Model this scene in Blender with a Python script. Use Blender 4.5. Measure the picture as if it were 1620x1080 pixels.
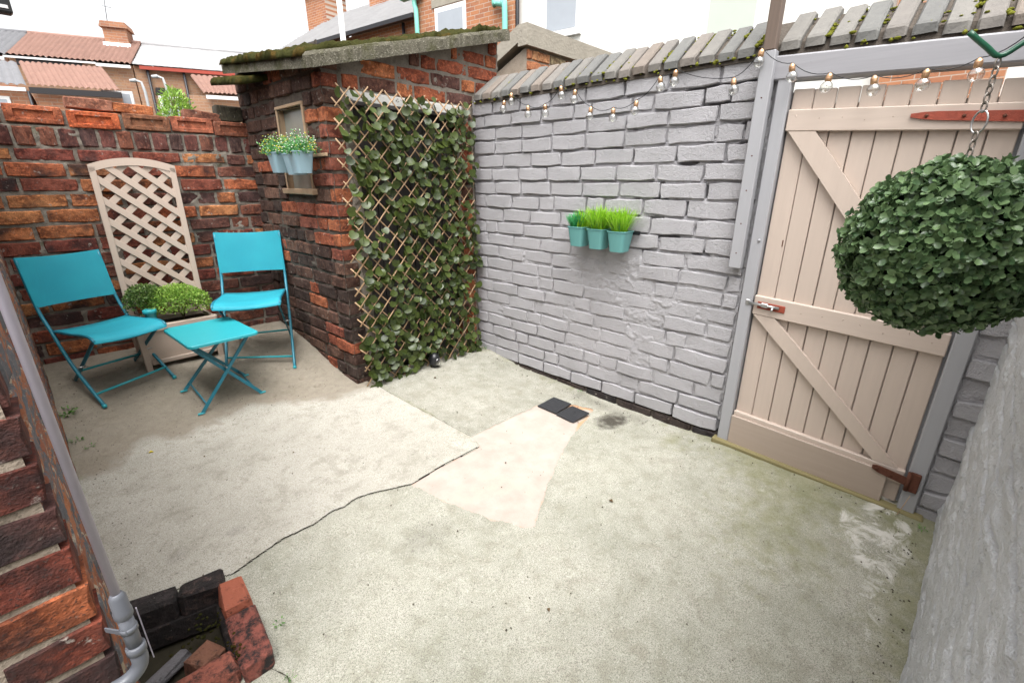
import bpy, bmesh, math, random
import numpy as np
from mathutils import Vector, Matrix

for _o in list(bpy.data.objects):
    bpy.data.objects.remove(_o)
scene = bpy.context.scene
COL = scene.collection
random.seed(7)
RNG = np.random.default_rng(11)

# ------------------------------------------------------------------ camera
CAM_H = 1.28
cam_d = bpy.data.cameras.new('camera')
cam = bpy.data.objects.new('camera', cam_d)
COL.objects.link(cam)
cam_d.lens = 16.0
cam_d.sensor_width = 36.0
cam_d.clip_start = 0.02
cam_d.clip_end = 500
cam.location = (0, 0, CAM_H)
cam.rotation_euler = (math.radians(90 - 19.43), 0, math.radians(-47.05))
scene.camera = cam

# ------------------------------------------------------------------ sky, sun, exposure
SUN_EL, SUN_AZ = math.radians(66), math.radians(228)      # azimuth measured clockwise from +Y
world = bpy.data.worlds.new('World')
scene.world = world
world.use_nodes = True
wt = world.node_tree
wt.nodes.clear()
w_out = wt.nodes.new('ShaderNodeOutputWorld')
w_bg = wt.nodes.new('ShaderNodeBackground')
w_sky = wt.nodes.new('ShaderNodeTexSky')
w_sky.sky_type = 'NISHITA'
w_sky.sun_disc = False
w_sky.sun_elevation = SUN_EL
w_sky.sun_rotation = SUN_AZ
w_sky.air_density = 1.0
w_sky.dust_density = 6.0
w_sky.ozone_density = 1.0
w_hs = wt.nodes.new('ShaderNodeHueSaturation')          # an overcast sky: nearly colourless
w_hs.inputs['Saturation'].default_value = 0.06
w_bg.inputs['Strength'].default_value = 0.15
wt.links.new(w_sky.outputs[0], w_hs.inputs['Color'])
wt.links.new(w_hs.outputs[0], w_bg.inputs['Color'])
wt.links.new(w_bg.outputs[0], w_out.inputs['Surface'])

sun_d = bpy.data.lights.new('sun', 'SUN')
sun_d.energy = 1.1
sun_d.angle = math.radians(60)
sun_d.color = (1.0, 0.97, 0.93)
sun = bpy.data.objects.new('sun', sun_d)
COL.objects.link(sun)
_sd = Vector((math.sin(SUN_AZ) * math.cos(SUN_EL), math.cos(SUN_AZ) * math.cos(SUN_EL), math.sin(SUN_EL)))
sun.rotation_euler = _sd.to_track_quat('Z', 'Y').to_euler()
sun.location = (0, 0, 12)

vs = scene.view_settings
vs.view_transform = 'Standard'
vs.look = 'None'
vs.exposure = 1.42
vs.gamma = 1.0
vs.use_curve_mapping = False
scene.cycles.max_bounces = 5
scene.cycles.diffuse_bounces = 3
scene.cycles.glossy_bounces = 2
scene.cycles.caustics_reflective = False
scene.cycles.caustics_refractive = False
scene.cycles.transparent_max_bounces = 10

# ------------------------------------------------------------------ helpers
def tag(o, label=None, cat=None, group=None, kind=None):
    if label: o['label'] = label
    if cat: o['category'] = cat
    if group: o['group'] = group
    if kind: o['kind'] = kind
    return o

def link(o, parent=None):
    COL.objects.link(o)
    if parent is not None:
        o.parent = parent
    return o

def empty(name, loc=(0, 0, 0), rz=0.0, label=None, cat=None, group=None, parent=None):
    o = bpy.data.objects.new(name, None)
    o.location = loc
    o.rotation_euler = (0, 0, rz)
    o.empty_display_size = 0.05
    link(o, parent)
    return tag(o, label, cat, group)

def mesh_np(name, V, F, smooth=True):
    """F: (n,k) int array with constant k, or list of lists."""
    me = bpy.data.meshes.new(name)
    V = np.asarray(V, dtype=np.float32)
    if isinstance(F, np.ndarray):
        n, k = F.shape
        me.vertices.add(len(V)); me.vertices.foreach_set('co', V.ravel())
        me.loops.add(n * k); me.loops.foreach_set('vertex_index', F.astype(np.int32).ravel())
        me.polygons.add(n)
        me.polygons.foreach_set('loop_start', np.arange(0, n * k, k, dtype=np.int32))
        me.polygons.foreach_set('loop_total', np.full(n, k, dtype=np.int32))
        me.update(calc_edges=True)
    else:
        me.from_pydata(V.tolist(), [], F)
        me.update()
    if smooth:
        me.polygons.foreach_set('use_smooth', np.ones(len(me.polygons), dtype=bool))
    return me

def add_obj(name, me, m=None, parent=None, loc=None, mat=None):
    if m is not None and len(me.materials) == 0:
        me.materials.append(m)
    o = bpy.data.objects.new(name, me)
    if mat is not None: o.matrix_local = mat
    if loc is not None: o.location = loc
    link(o, parent)
    return o

class MB:
    """collects boxes, bars and tubes into one mesh"""
    def __init__(s): s.v = []; s.f = []; s.sm = []
    def add(s, V, F, smooth=False):
        b = len(s.v)
        s.v += [tuple(map(float, p)) for p in V]
        s.f += [[i + b for i in q] for q in F]
        s.sm += [smooth] * len(F)
        return s
    def box(s, c, size, rot=None, bev=0.0, jit=0.0):
        hx, hy, hz = [a / 2 for a in size]
        b = min(bev, hx * .9, hy * .9, hz * .9)
        V = []; F = []
        if b <= 0:
            V = [(x, y, z) for x in (-hx, hx) for y in (-hy, hy) for z in (-hz, hz)]
            F = [[0, 1, 3, 2], [4, 6, 7, 5], [0, 4, 5, 1], [2, 3, 7, 6], [0, 2, 6, 4], [1, 5, 7, 3]]
        else:
            bm = bmesh.new()
            bmesh.ops.create_cube(bm, size=1)
            for v in bm.verts: v.co = (v.co.x * 2 * hx, v.co.y * 2 * hy, v.co.z * 2 * hz)
            bmesh.ops.bevel(bm, geom=list(bm.edges), offset=b, segments=1, affect='EDGES')
            bm.verts.index_update()
            V = [tuple(v.co) for v in bm.verts]
            F = [[v.index for v in f.verts] for f in bm.faces]
            bm.free()
        if jit: V = [tuple(a + random.uniform(-jit, jit) for a in p) for p in V]
        M = rot if rot is not None else Matrix.Identity(3)
        V = [tuple(M @ Vector(p) + Vector(c)) for p in V]
        return s.add(V, F)
    def bar(s, a, b, w, t, upv=(0, 0, 1), bev=0.0):
        """rectangular bar from a to b, width w across, thickness t along upv"""
        a = Vector(a); b = Vector(b); d = b - a; L = d.length; d.normalize()
        u = Vector(upv); n = (u - d * u.dot(d)).normalized(); x = d.cross(n).normalized()
        R = Matrix((x, d, n)).transposed()
        return s.box((a + b) / 2, (w, L, t), R, bev)
    def tube(s, path, r, seg=8, cap=True, smooth=True):
        P = [Vector(p) for p in path]; n = len(P)
        rr = r if isinstance(r, (list, tuple)) else [r] * n
        V = []; F = []
        prev = None
        for i in range(n):
            t = (P[min(i + 1, n - 1)] - P[max(i - 1, 0)]).normalized()
            if prev is None:
                a = Vector((0, 0, 1)) if abs(t.z) < .9 else Vector((1, 0, 0))
                u = t.cross(a).normalized()
            else:
                u = (prev - t * prev.dot(t)).normalized()
            prev = u
            w = t.cross(u)
            for k in range(seg):
                an = 2 * math.pi * k / seg
                V.append(P[i] + (u * math.cos(an) + w * math.sin(an)) * rr[i])
        for i in range(n - 1):
            for k in range(seg):
                k2 = (k + 1) % seg
                F.append([i * seg + k, i * seg + k2, (i + 1) * seg + k2, (i + 1) * seg + k])
        if cap:
            F.append(list(range(seg))[::-1]); F.append([(n - 1) * seg + k for k in range(seg)])
        return s.add(V, F, smooth)
    def lathe(s, prof, c=(0, 0, 0), seg=16, rot=None):
        V = []; F = []; n = len(prof)
        for (r, z) in prof:
            for k in range(seg):
                an = 2 * math.pi * k / seg
                V.append(Vector((r * math.cos(an), r * math.sin(an), z)))
        for i in range(n - 1):
            for k in range(seg):
                k2 = (k + 1) % seg
                F.append([i * seg + k, i * seg + k2, (i + 1) * seg + k2, (i + 1) * seg + k])
        F.append(list(range(seg))[::-1]); F.append([(n - 1) * seg + k for k in range(seg)])
        M = rot if rot is not None else Matrix.Identity(3)
        V = [M @ p + Vector(c) for p in V]
        return s.add(V, F, True)
    def prism(s, pts, axis_vec):
        """extrude polygon (list of 3d points) by axis_vec"""
        n = len(pts); A = Vector(axis_vec)
        V = [Vector(p) for p in pts] + [Vector(p) + A for p in pts]
        F = [list(range(n))[::-1], [n + i for i in range(n)]]
        for i in range(n):
            j = (i + 1) % n
            F.append([i, j, n + j, n + i])
        return s.add(V, F)
    def build(s, name, m, parent=None, loc=None):
        me = bpy.data.meshes.new(name)
        me.from_pydata(s.v, [], s.f)
        me.update()
        me.polygons.foreach_set('use_smooth', np.array(s.sm, dtype=bool))
        bm = bmesh.new(); bm.from_mesh(me); bmesh.ops.recalc_face_normals(bm, faces=bm.faces); bm.to_mesh(me); bm.free()
        return add_obj(name, me, m, parent, loc)

def copy_tree(o, parent=None):
    c = o.copy(); COL.objects.link(c); c.parent = parent
    for ch in list(o.children): copy_tree(ch, c)
    return c

# numpy value noise -------------------------------------------------
def _h(i, j, k, seed):
    n = (i.astype(np.int64) * 374761393 + j.astype(np.int64) * 668265263 + k.astype(np.int64) * 2147483647 + seed * 974634777) & 0xffffffff
    n = ((n ^ (n >> 13)) * 1274126177) & 0xffffffff
    n = (n ^ (n >> 16)) & 0xffffffff
    n = (n * 2654435761) & 0xffffffff
    n = (n ^ (n >> 15)) & 0xffffff
    return n / float(0xffffff)
def vn2(x, y, seed=0):
    x = np.asarray(x, float); y = np.asarray(y, float)
    i = np.floor(x); j = np.floor(y); fx = x - i; fy = y - j
    fx = fx * fx * (3 - 2 * fx); fy = fy * fy * (3 - 2 * fy)
    z = np.zeros_like(i)
    a = _h(i, j, z, seed); b = _h(i + 1, j, z, seed); c = _h(i, j + 1, z, seed); d = _h(i + 1, j + 1, z, seed)
    return (a * (1 - fx) + b * fx) * (1 - fy) + (c * (1 - fx) + d * fx) * fy
def fbm(x, y, oct=4, seed=0):
    s = 0; a = .5; t = 0
    for k in range(oct):
        s = s + a * vn2(x * 2 ** k + 17.3 * k, y * 2 ** k - 9.1 * k, seed + k); t += a; a *= .5
    return s / t
def sstep(a, b, x):
    t = np.clip((x - a) / (b - a), 0, 1); return t * t * (3 - 2 * t)

def sheet(name, origin, U, V, N, u0, u1, v0, v1, step, disp, m, parent=None, mask=None, attr=None):
    """displaced grid: position = origin + U*u + V*v + N*disp(u,v)"""
    nu = max(2, int(round((u1 - u0) / step)) + 1); nv = max(2, int(round((v1 - v0) / step)) + 1)
    uu, vv = np.meshgrid(np.linspace(u0, u1, nu), np.linspace(v0, v1, nv))
    D = disp(uu, vv)
    O, U, V, N = [np.array(a, float) for a in (origin, U, V, N)]
    P = O + uu[..., None] * U + vv[..., None] * V + D[..., None] * N
    idx = np.arange(nu * nv).reshape(nv, nu)
    Q = np.stack([idx[:-1, :-1], idx[:-1, 1:], idx[1:, 1:], idx[1:, :-1]], -1).reshape(-1, 4)
    if mask is not None:
        uc = (uu[:-1, :-1] + uu[1:, 1:]) / 2; vc = (vv[:-1, :-1] + vv[1:, 1:]) / 2
        Q = Q[mask(uc, vc).ravel()]
    Pf = P.reshape(-1, 3)
    used = np.unique(Q); remap = np.full(len(Pf), -1); remap[used] = np.arange(len(used))
    if np.dot(np.cross(U, V), N) < 0: Q = Q[:, ::-1]
    me = mesh_np(name, Pf[used], remap[Q])
    if attr is not None:
        ca = me.color_attributes.new('mask', 'FLOAT_COLOR', 'POINT')
        A = attr(uu, vv).reshape(-1, 4)[used].astype(np.float32)
        ca.data.foreach_set('color', A.ravel())
    return add_obj(name, me, m, parent)

# ------------------------------------------------------------------ materials
class NT:
    def __init__(s, name):
        s.m = bpy.data.materials.new(name); s.m.use_nodes = True
        s.t = s.m.node_tree; s.t.nodes.clear()
        s.out = s.n('ShaderNodeOutputMaterial'); s.b = s.n('ShaderNodeBsdfPrincipled')
        s.t.links.new(s.b.outputs[0], s.out.inputs['Surface'])
    def n(s, t, **kw):
        x = s.t.nodes.new(t)
        for k, v in kw.items(): setattr(x, k, v)
        return x
    def set(s, node, **kw):
        for k, v in kw.items():
            i = node.inputs[k.replace('_', ' ')]
            s.inp(i, v)
        return node
    def inp(s, i, v):
        if isinstance(v, bpy.types.NodeSocket): s.t.links.new(v, i)
        elif isinstance(v, (tuple, list)) and len(v) == 3 and i.type == 'RGBA': i.default_value = (*v, 1)
        else: i.default_value = v
    def coord(s, kind='Object'):
        return s.n('ShaderNodeTexCoord').outputs[kind]
    def pos(s):
        return s.n('ShaderNodeNewGeometry').outputs['Position']
    def noise(s, scale, detail=4, rough=.55, vec=None, w=None, dist=0.0):
        x = s.n('ShaderNodeTexNoise')
        if w is not None:
            x.noise_dimensions = '4D'; s.inp(x.inputs['W'], w)
        s.inp(x.inputs['Scale'], scale); s.inp(x.inputs['Detail'], detail); s.inp(x.inputs['Roughness'], rough); s.inp(x.inputs['Distortion'], dist)
        if vec is not None: s.inp(x.inputs['Vector'], vec)
        return x.outputs[0]
    def ramp(s, fac, stops, interp='LINEAR'):
        x = s.n('ShaderNodeValToRGB'); x.color_ramp.interpolation = interp
        e = x.color_ramp.elements
        while len(e) > 1: e.remove(e[-1])
        for i, (p, c) in enumerate(stops):
            if not isinstance(c, (tuple, list)): c = (c, c, c)
            q = e[0] if i == 0 else e.new(p)
            q.position = p; q.color = (*c, 1)
        s.inp(x.inputs[0], fac)
        return x.outputs[0]
    def mix(s, fac, a, b, mode='MIX'):
        x = s.n('ShaderNodeMix', data_type='RGBA', blend_type=mode)
        s.inp(x.inputs[0], fac); s.inp(x.inputs[6], a); s.inp(x.inputs[7], b)
        return x.outputs[2]
    def math(s, op, a, b=None, c=None):
        x = s.n('ShaderNodeMath', operation=op)
        s.inp(x.inputs[0], a)
        if b is not None: s.inp(x.inputs[1], b)
        if c is not None: s.inp(x.inputs[2], c)
        return x.outputs[0]
    def bump(s, h, strength=.5, dist=.01, normal=None):
        x = s.n('ShaderNodeBump'); s.inp(x.inputs['Strength'], strength); s.inp(x.inputs['Distance'], dist); s.inp(x.inputs['Height'], h)
        if normal is not None: s.inp(x.inputs['Normal'], normal)
        s.t.links.new(x.outputs[0], s.b.inputs['Normal'])
        return x.outputs[0]
    def base(s, c): s.inp(s.b.inputs['Base Color'], c); return s
    def rough(s, v): s.inp(s.b.inputs['Roughness'], v); return s
    def spec(s, v): s.inp(s.b.inputs['Specular IOR Level'], v); return s
    def metal(s, v): s.inp(s.b.inputs['Metallic'], v); return s
    def rnd(s): return s.n('ShaderNodeObjectInfo').outputs['Random']
    def ocol(s): return s.n('ShaderNodeObjectInfo').outputs['Color']

def plain(name, col, rough=.5, spec=.4, metal=0.0, var=.12, scale=30, bump=.15, bdist=.002):
    t = NT(name); c = t.pos()
    n = t.noise(scale, 5, .6, c)
    t.base(t.mix(n, tuple(a * (1 - var) for a in col), tuple(min(1, a * (1 + var)) for a in col)))
    t.rough(rough).spec(spec).metal(metal)
    if bump: t.bump(t.noise(scale * 6, 4, .6, c), bump, bdist)
    return t.m

M = {}
def make_red_brick(name, soot=.5, bumpd=.006):
    t = NT(name); c = t.coord('Object'); r = t.math('MULTIPLY', t.rnd(), 91.7)
    col = t.ocol()
    n1 = t.noise(14, 5, .6, c, r, .6); n2 = t.noise(60, 4, .65, c, r); n3 = t.noise(9, 3, .5, c, t.math('ADD', r, 13.0))
    n4 = t.noise(220, 3, .6, c, r)
    a = t.mix(t.ramp(n1, [(.38, 0), (.60, 1)]), t.mix(1.0, col, (.40, .33, .33), 'MULTIPLY'), col)
    a = t.mix(t.ramp(n2, [(.50, 0), (.66, .7)]), a, t.mix(1.0, col, (1.7, 1.55, 1.4), 'MULTIPLY'))
    a = t.mix(t.ramp(n3, [(.60 - .2 * soot, 0), (.78 - .2 * soot, .9)]), a, (.030, .022, .022))
    a = t.mix(t.ramp(n4, [(.57, 0), (.64, .75)]), a, (.045, .035, .032))
    a = t.mix(t.ramp(t.noise(33, 5, .7, c, t.math('ADD', r, 41.0)), [(.61, 0), (.68, .75)]), a, (.36, .32, .28))
    t.base(a).rough(.88).spec(.2)
    h = t.math('ADD', t.math('MULTIPLY', t.noise(28, 5, .6, c, r), 1.0), t.math('MULTIPLY', n4, .35))
    t.bump(h, 1.0, bumpd * 1.6)
    return t.m
M['brick'] = make_red_brick('weathered red brick')
M['brick_clean'] = make_red_brick('cleaner red brick', soot=.0)
M['brick_house'] = make_red_brick('spalled red brick', soot=.75, bumpd=.006)

def make_mortar(name, c1, c2, moss=.3):
    t = NT(name); p = t.pos()
    n = t.noise(22, 5, .65, p); n2 = t.noise(7, 4, .6, p); n3 = t.noise(140, 3, .6, p)
    a = t.mix(n, c1, c2)
    a = t.mix(t.ramp(n3, [(.55, 0), (.75, .7)]), a, tuple(x * .35 for x in c1))
    a = t.mix(t.ramp(n2, [(.70 - .2 * moss, 0), (.80 - .1 * moss, .8)]), a, (.045, .055, .018))
    t.base(a).rough(.95).spec(.15)
    t.bump(t.math('ADD', n, t.math('MULTIPLY', n3, .5)), .8, .008)
    return t.m
M['mortar'] = make_mortar('old lime mortar', (.15, .125, .10), (.30, .27, .23))
M['mortar_dark'] = make_mortar('sooty mortar', (.06, .05, .043), (.13, .11, .09))
M['mortar_pale'] = make_mortar('pale mortar', (.24, .19, .145), (.40, .34, .275), .15)

def make_paint(name, col, dirt=.3, rough=.55):
    t = NT(name); p = t.pos()
    n = t.noise(5, 5, .6, p); n2 = t.noise(55, 5, .65, p); n3 = t.noise(190, 4, .6, p)
    a = t.mix(t.ramp(n, [(.3, 0), (.7, 1)]), tuple(x * .90 for x in col), tuple(x * 1.06 for x in col))
    a = t.mix(t.ramp(t.noise(75, 4, .6, p), [(.64, 0), (.71, dirt)]), a, (.17, .14, .11))
    a = t.mix(t.ramp(t.noise(16, 6, .7, p), [(.56, 0), (.70, dirt)]), a, tuple(x * .72 for x in col))
    t.base(a).rough(rough).spec(.35)
    t.bump(t.math('ADD', t.math('MULTIPLY', n2, .8), t.math('MULTIPLY', n3, .8)), .85, .010)
    return t.m
GREY = (.392, .382, .397)
M['paint'] = make_paint('grey masonry paint', GREY)
M['paint_near'] = make_paint('grey masonry paint on render', (.55, .565, .58), .4, .5)

def make_wood(name, col, grain=.10, rough=.5, axis=2, peel=0.0):
    t = NT(name); c = t.coord('Object')
    mp = t.n('ShaderNodeMapping'); t.inp(mp.inputs['Vector'], c)
    sc = [60, 60, 60]; sc[axis] = 3
    mp.inputs['Scale'].default_value = sc
    n = t.noise(1.0, 6, .6, mp.outputs[0], t.math('MULTIPLY', t.rnd(), 37.0))
    a = t.mix(n, tuple(x * (1 - grain) for x in col), tuple(min(1, x * (1 + grain)) for x in col))
    p = t.pos()
    a = t.mix(t.ramp(t.noise(40, 5, .7, p), [(.66, 0), (.78, .35)]), a, tuple(x * .7 for x in col))
    if peel:
        a = t.mix(t.ramp(t.noise(18, 5, .7, p), [(.60, 0), (.63, peel)]), a, (.10, .075, .055))
    t.base(a).rough(rough).spec(.4)
    t.bump(n, .25, .003)
    return t.m
M['beige'] = make_wood('beige gate paint', (.49, .405, .345), .08, .45)
M['beige_h'] = make_wood('beige gate paint along rail', (.49, .405, .345), .09, .45, 1)
M['kick'] = make_wood('duller beige plywood', (.36, .29, .24), .10, .5, 1)
M['trellis'] = make_wood('beige trellis paint', (.50, .40, .33), .06, .5)
M['grey_wood'] = make_wood('grey painted timber', (.33, .33, .345), .06, .5)
M['grey_wood_h'] = make_wood('grey painted beam', (.28, .275, .29), .16, .5, 1)
M['post'] = make_wood('weathered brown timber', (.13, .095, .075), .35, .8)
M['winframe'] = make_wood('faded varnished frame', (.36, .25, .16), .25, .7, 2, .3)
M['white_frame'] = make_wood('peeling white frame', (.60, .60, .57), .08, .6, 0, .9)
M['dark_door'] = make_wood('dark old door', (.055, .050, .048), .3, .7)
M['stick'] = make_wood('willow stick', (.40, .265, .155), .25, .6)
M['sill_wood'] = make_wood('damp wooden sill', (.20, .17, .08), .3, .85, 1)

M['teal'] = plain('turquoise powder coated steel', (.025, .34, .39), .38, .5, var=.04, bump=.04)
M['teal_dark'] = plain('turquoise tube steel', (.012, .17, .24), .35, .5, var=.05, bump=.03)
def make_fabric():
    t = NT('turquoise mesh fabric'); c = t.coord('Object')
    ck = t.n('ShaderNodeTexChecker'); t.inp(ck.inputs['Vector'], c); t.inp(ck.inputs['Scale'], 420.0)
    n = t.noise(7, 3, .5, c)
    a = t.mix(ck.outputs['Fac'], (.016, .25, .34), (.028, .40, .50))
    a = t.mix(t.ramp(n, [(.35, 0), (.7, .35)]), a, (.035, .44, .53))
    t.base(a).rough(.6).spec(.3)
    tr = t.n('ShaderNodeBsdfTransparent'); mx = t.n('ShaderNodeMixShader'); mx.inputs[0].default_value = .20
    t.t.links.new(t.b.outputs[0], mx.inputs[1]); t.t.links.new(tr.outputs[0], mx.inputs[2]); t.t.links.new(mx.outputs[0], t.out.inputs['Surface'])
    return t.m
M['fabric'] = make_fabric()
M['bolt'] = plain('bright steel', (.5, .5, .5), .35, .5, .9)
M['rust_red'] = plain('red oxide painted iron', (.28, .055, .03), .6, .35, 0, .45, 60, .6, .004)
M['rust'] = plain('rusted iron', (.12, .045, .028), .8, .3, .2, .5, 50, .8, .005)
M['steel'] = plain('dull chain steel', (.30, .27, .24), .45, .5, .8, .3, 90)
M['pipe'] = plain('grey plastic pipe', (.44, .41, .48), .38, .5, 0, .08, 9, .05)
M['pipe_dark'] = plain('dark grey pipe fitting', (.115, .122, .14), .42, .5, 0, .1, 12, .06)
M['green_wire'] = plain('green plastic coated rod', (.012, .085, .045), .3, .5)
M['potteal'] = plain('pale teal plastic pot', (.12, .31, .30), .4, .45, 0, .05, 8, .03)
M['potblue'] = plain('pale blue plastic pot', (.27, .40, .46), .4, .45, 0, .05, 8, .03)
M['black'] = plain('black plastic', (.012, .013, .015), .35, .5)
M['cable'] = plain('black cable', (.010, .011, .012), .5, .4, bump=0)
M['gold'] = plain('copper coloured cap', (.62, .38, .22), .35, .5, .9, .1, 80, 0)
def make_glass():
    t = NT('clear bulb glass')
    tr = t.n('ShaderNodeBsdfTransparent'); tr.inputs[0].default_value = (.97, .97, .95, 1)
    gl = t.n('ShaderNodeBsdfGlossy'); gl.inputs['Roughness'].default_value = .06
    fr = t.n('ShaderNodeLayerWeight'); fr.inputs['Blend'].default_value = .35
    mx = t.n('ShaderNodeMixShader')
    k = t.math('ADD', t.math('MULTIPLY', fr.outputs['Facing'], .75), .14)
    t.t.links.new(k, mx.inputs[0]); t.t.links.new(tr.outputs[0], mx.inputs[1]); t.t.links.new(gl.outputs[0], mx.inputs[2])
    t.t.links.new(mx.outputs[0], t.out.inputs['Surface'])
    t.t.nodes.remove(t.b)
    return t.m
M['glass'] = make_glass()
M['filament'] = plain('pale bulb stem', (.75, .68, .5), .5, .3, bump=0)
def make_leaf(name, c1, c2, rough=.42, trans=.25, back=None):
    t = NT(name); p = t.pos()
    r = t.n('ShaderNodeNewGeometry').outputs['Random Per Island']
    r2 = t.math('FRACT', t.math('ADD', r, t.math('MULTIPLY', t.rnd(), 7.31)))
    a = t.mix(r2, c1, c2)
    a = t.mix(t.ramp(t.noise(90, 3, .6, p), [(.4, 0), (.75, .35)]), a, tuple(min(1, x * 1.5) for x in c2))
    t.base(a).rough(rough).spec(.45)
    if trans:
        tl = t.n('ShaderNodeBsdfTranslucent'); t.inp(tl.inputs[0], a)
        mx = t.n('ShaderNodeMixShader'); mx.inputs[0].default_value = trans
        t.t.links.new(t.b.outputs[0], mx.inputs[1]); t.t.links.new(tl.outputs[0], mx.inputs[2]); t.t.links.new(mx.outputs[0], t.out.inputs['Surface'])
    return t.m
M['ivy'] = make_leaf('artificial ivy leaf', (.015, .029, .007), (.072, .098, .020), .36, .2)
M['box'] = make_leaf('boxwood leaf', (.026, .066, .026), (.175, .270, .120), .30, .2)
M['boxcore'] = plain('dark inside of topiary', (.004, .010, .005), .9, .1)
M['grass'] = make_leaf('bright artificial grass', (.14, .36, .015), (.40, .66, .05), .4, .35)
M['fern'] = make_leaf('blue green sprigs', (.03, .26, .09), (.10, .45, .16), .4, .3)
M['shrub'] = make_leaf('fresh green foliage', (.12, .26, .03), (.36, .52, .10), .5, .3)
M['shrub_dark'] = make_leaf('older green foliage', (.045, .10, .02), (.14, .22, .05), .5, .3)
M['weed'] = make_leaf('weed leaf', (.04, .12, .02), (.13, .30, .05), .5, .3)
M['buxus'] = make_leaf('sprig leaf', (.04, .18, .05), (.14, .40, .12), .45, .3)
M['yellowbud'] = plain('yellow buds', (.62, .58, .06), .5, .3, bump=0)
M['whitebud'] = plain('white buds', (.8, .8, .74), .5, .3, bump=0)
M['soil'] = plain('dark compost', (.03, .02, .014), .95, .1, 0, .4, 60, 1, .01)
def make_moss():
    t = NT('moss'); p = t.pos()
    n = t.noise(60, 5, .7, p); n2 = t.noise(9, 4, .6, p)
    a = t.mix(n, (.014, .015, .006), (.075, .075, .022))
    a = t.mix(t.ramp(n2, [(.52, 0), (.70, .6)]), a, (.14, .075, .018))
    t.base(a).rough(1).spec(.05)
    t.bump(t.noise(130, 4, .7, p), 1, .015)
    return t.m
M['moss'] = make_moss()
t = NT('green joint moss'); _p = t.pos()
t.base(t.mix(t.noise(80, 4, .7, _p), (.06, .08, .012), (.30, .29, .045))).rough(1).spec(.05); t.bump(t.noise(160, 4, .7, _p), 1, .01)
M['moss_green'] = t.m
# ------------------------------------------------------------------ yard floor
FY = [-3, 2.3, 2.5, 2.86, 3.12, 3.4, 3.65, 5]
FZ = [-.021 - .102, .057, .072, .13, .20, .255, .285, .30]
def floor_z(y): return float(np.interp(y, FY, FZ))
def floor_za(y): return np.interp(y, FY, FZ)
def seg_dist(px, py, pts):
    d = np.full(px.shape, 9.)
    for (ax, ay), (bx, by) in zip(pts[:-1], pts[1:]):
        L2 = (bx - ax) ** 2 + (by - ay) ** 2
        t = np.clip(((px - ax) * (bx - ax) + (py - ay) * (by - ay)) / L2, 0, 1)
        d = np.minimum(d, np.hypot(px - ax - t * (bx - ax), py - ay - t * (by - ay)))
    return d
def inpoly(px, py, pts):
    r = np.zeros(px.shape, bool); n = len(pts)
    for i in range(n):
        x1, y1 = pts[i]; x2, y2 = pts[(i + 1) % n]
        c = ((y1 > py) != (y2 > py)) & (px < (x2 - x1) * (py - y1) / (y2 - y1 + 1e-12) + x1)
        r ^= c
    return r
CRACK1 = [(-.07, 1.60), (.10, 1.56), (.232, 1.503), (.33, 1.525), (.414, 1.54), (.52, 1.532), (.60, 1.552), (.652, 1.54), (.70, 1.552), (.765, 1.536), (.84, 1.50), (.923, 1.465)]
CRACK2 = [(1.32, 2.50), (1.335, 2.38), (1.341, 2.054), (1.352, 1.80), (1.363, 1.56)]
CRACK3 = [(.19, 1.10), (.215, 1.03), (.20, .96), (.235, .86), (.22, .7)]
PATCH = [(1.363, 1.56), (1.60, 1.556), (1.994, 1.549), (2.06, 1.46), (2.113, 1.298), (1.949, 1.253), (1.70, 1.18), (1.40, 1.06), (1.18, .955), (1.109, .915), (1.07, .96), (1.026, 1.058), (.97, 1.25), (.923, 1.465), (1.10, 1.475), (1.334, 1.467)]
MUD = [(-.30, 2.45), (.042, 2.50), (.201, 2.62), (.30, 2.54), (.488, 2.58), (.648, 2.64), (.80, 2.58), (.927, 2.52), (1.164, 2.38), (1.341, 2.39), (1.34, 4.0), (-.30, 4.0)]
DRAIN = [(-.10, 1.56), (.19, 1.465), (.18, 1.13), (-.10, 1.13)]

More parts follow.
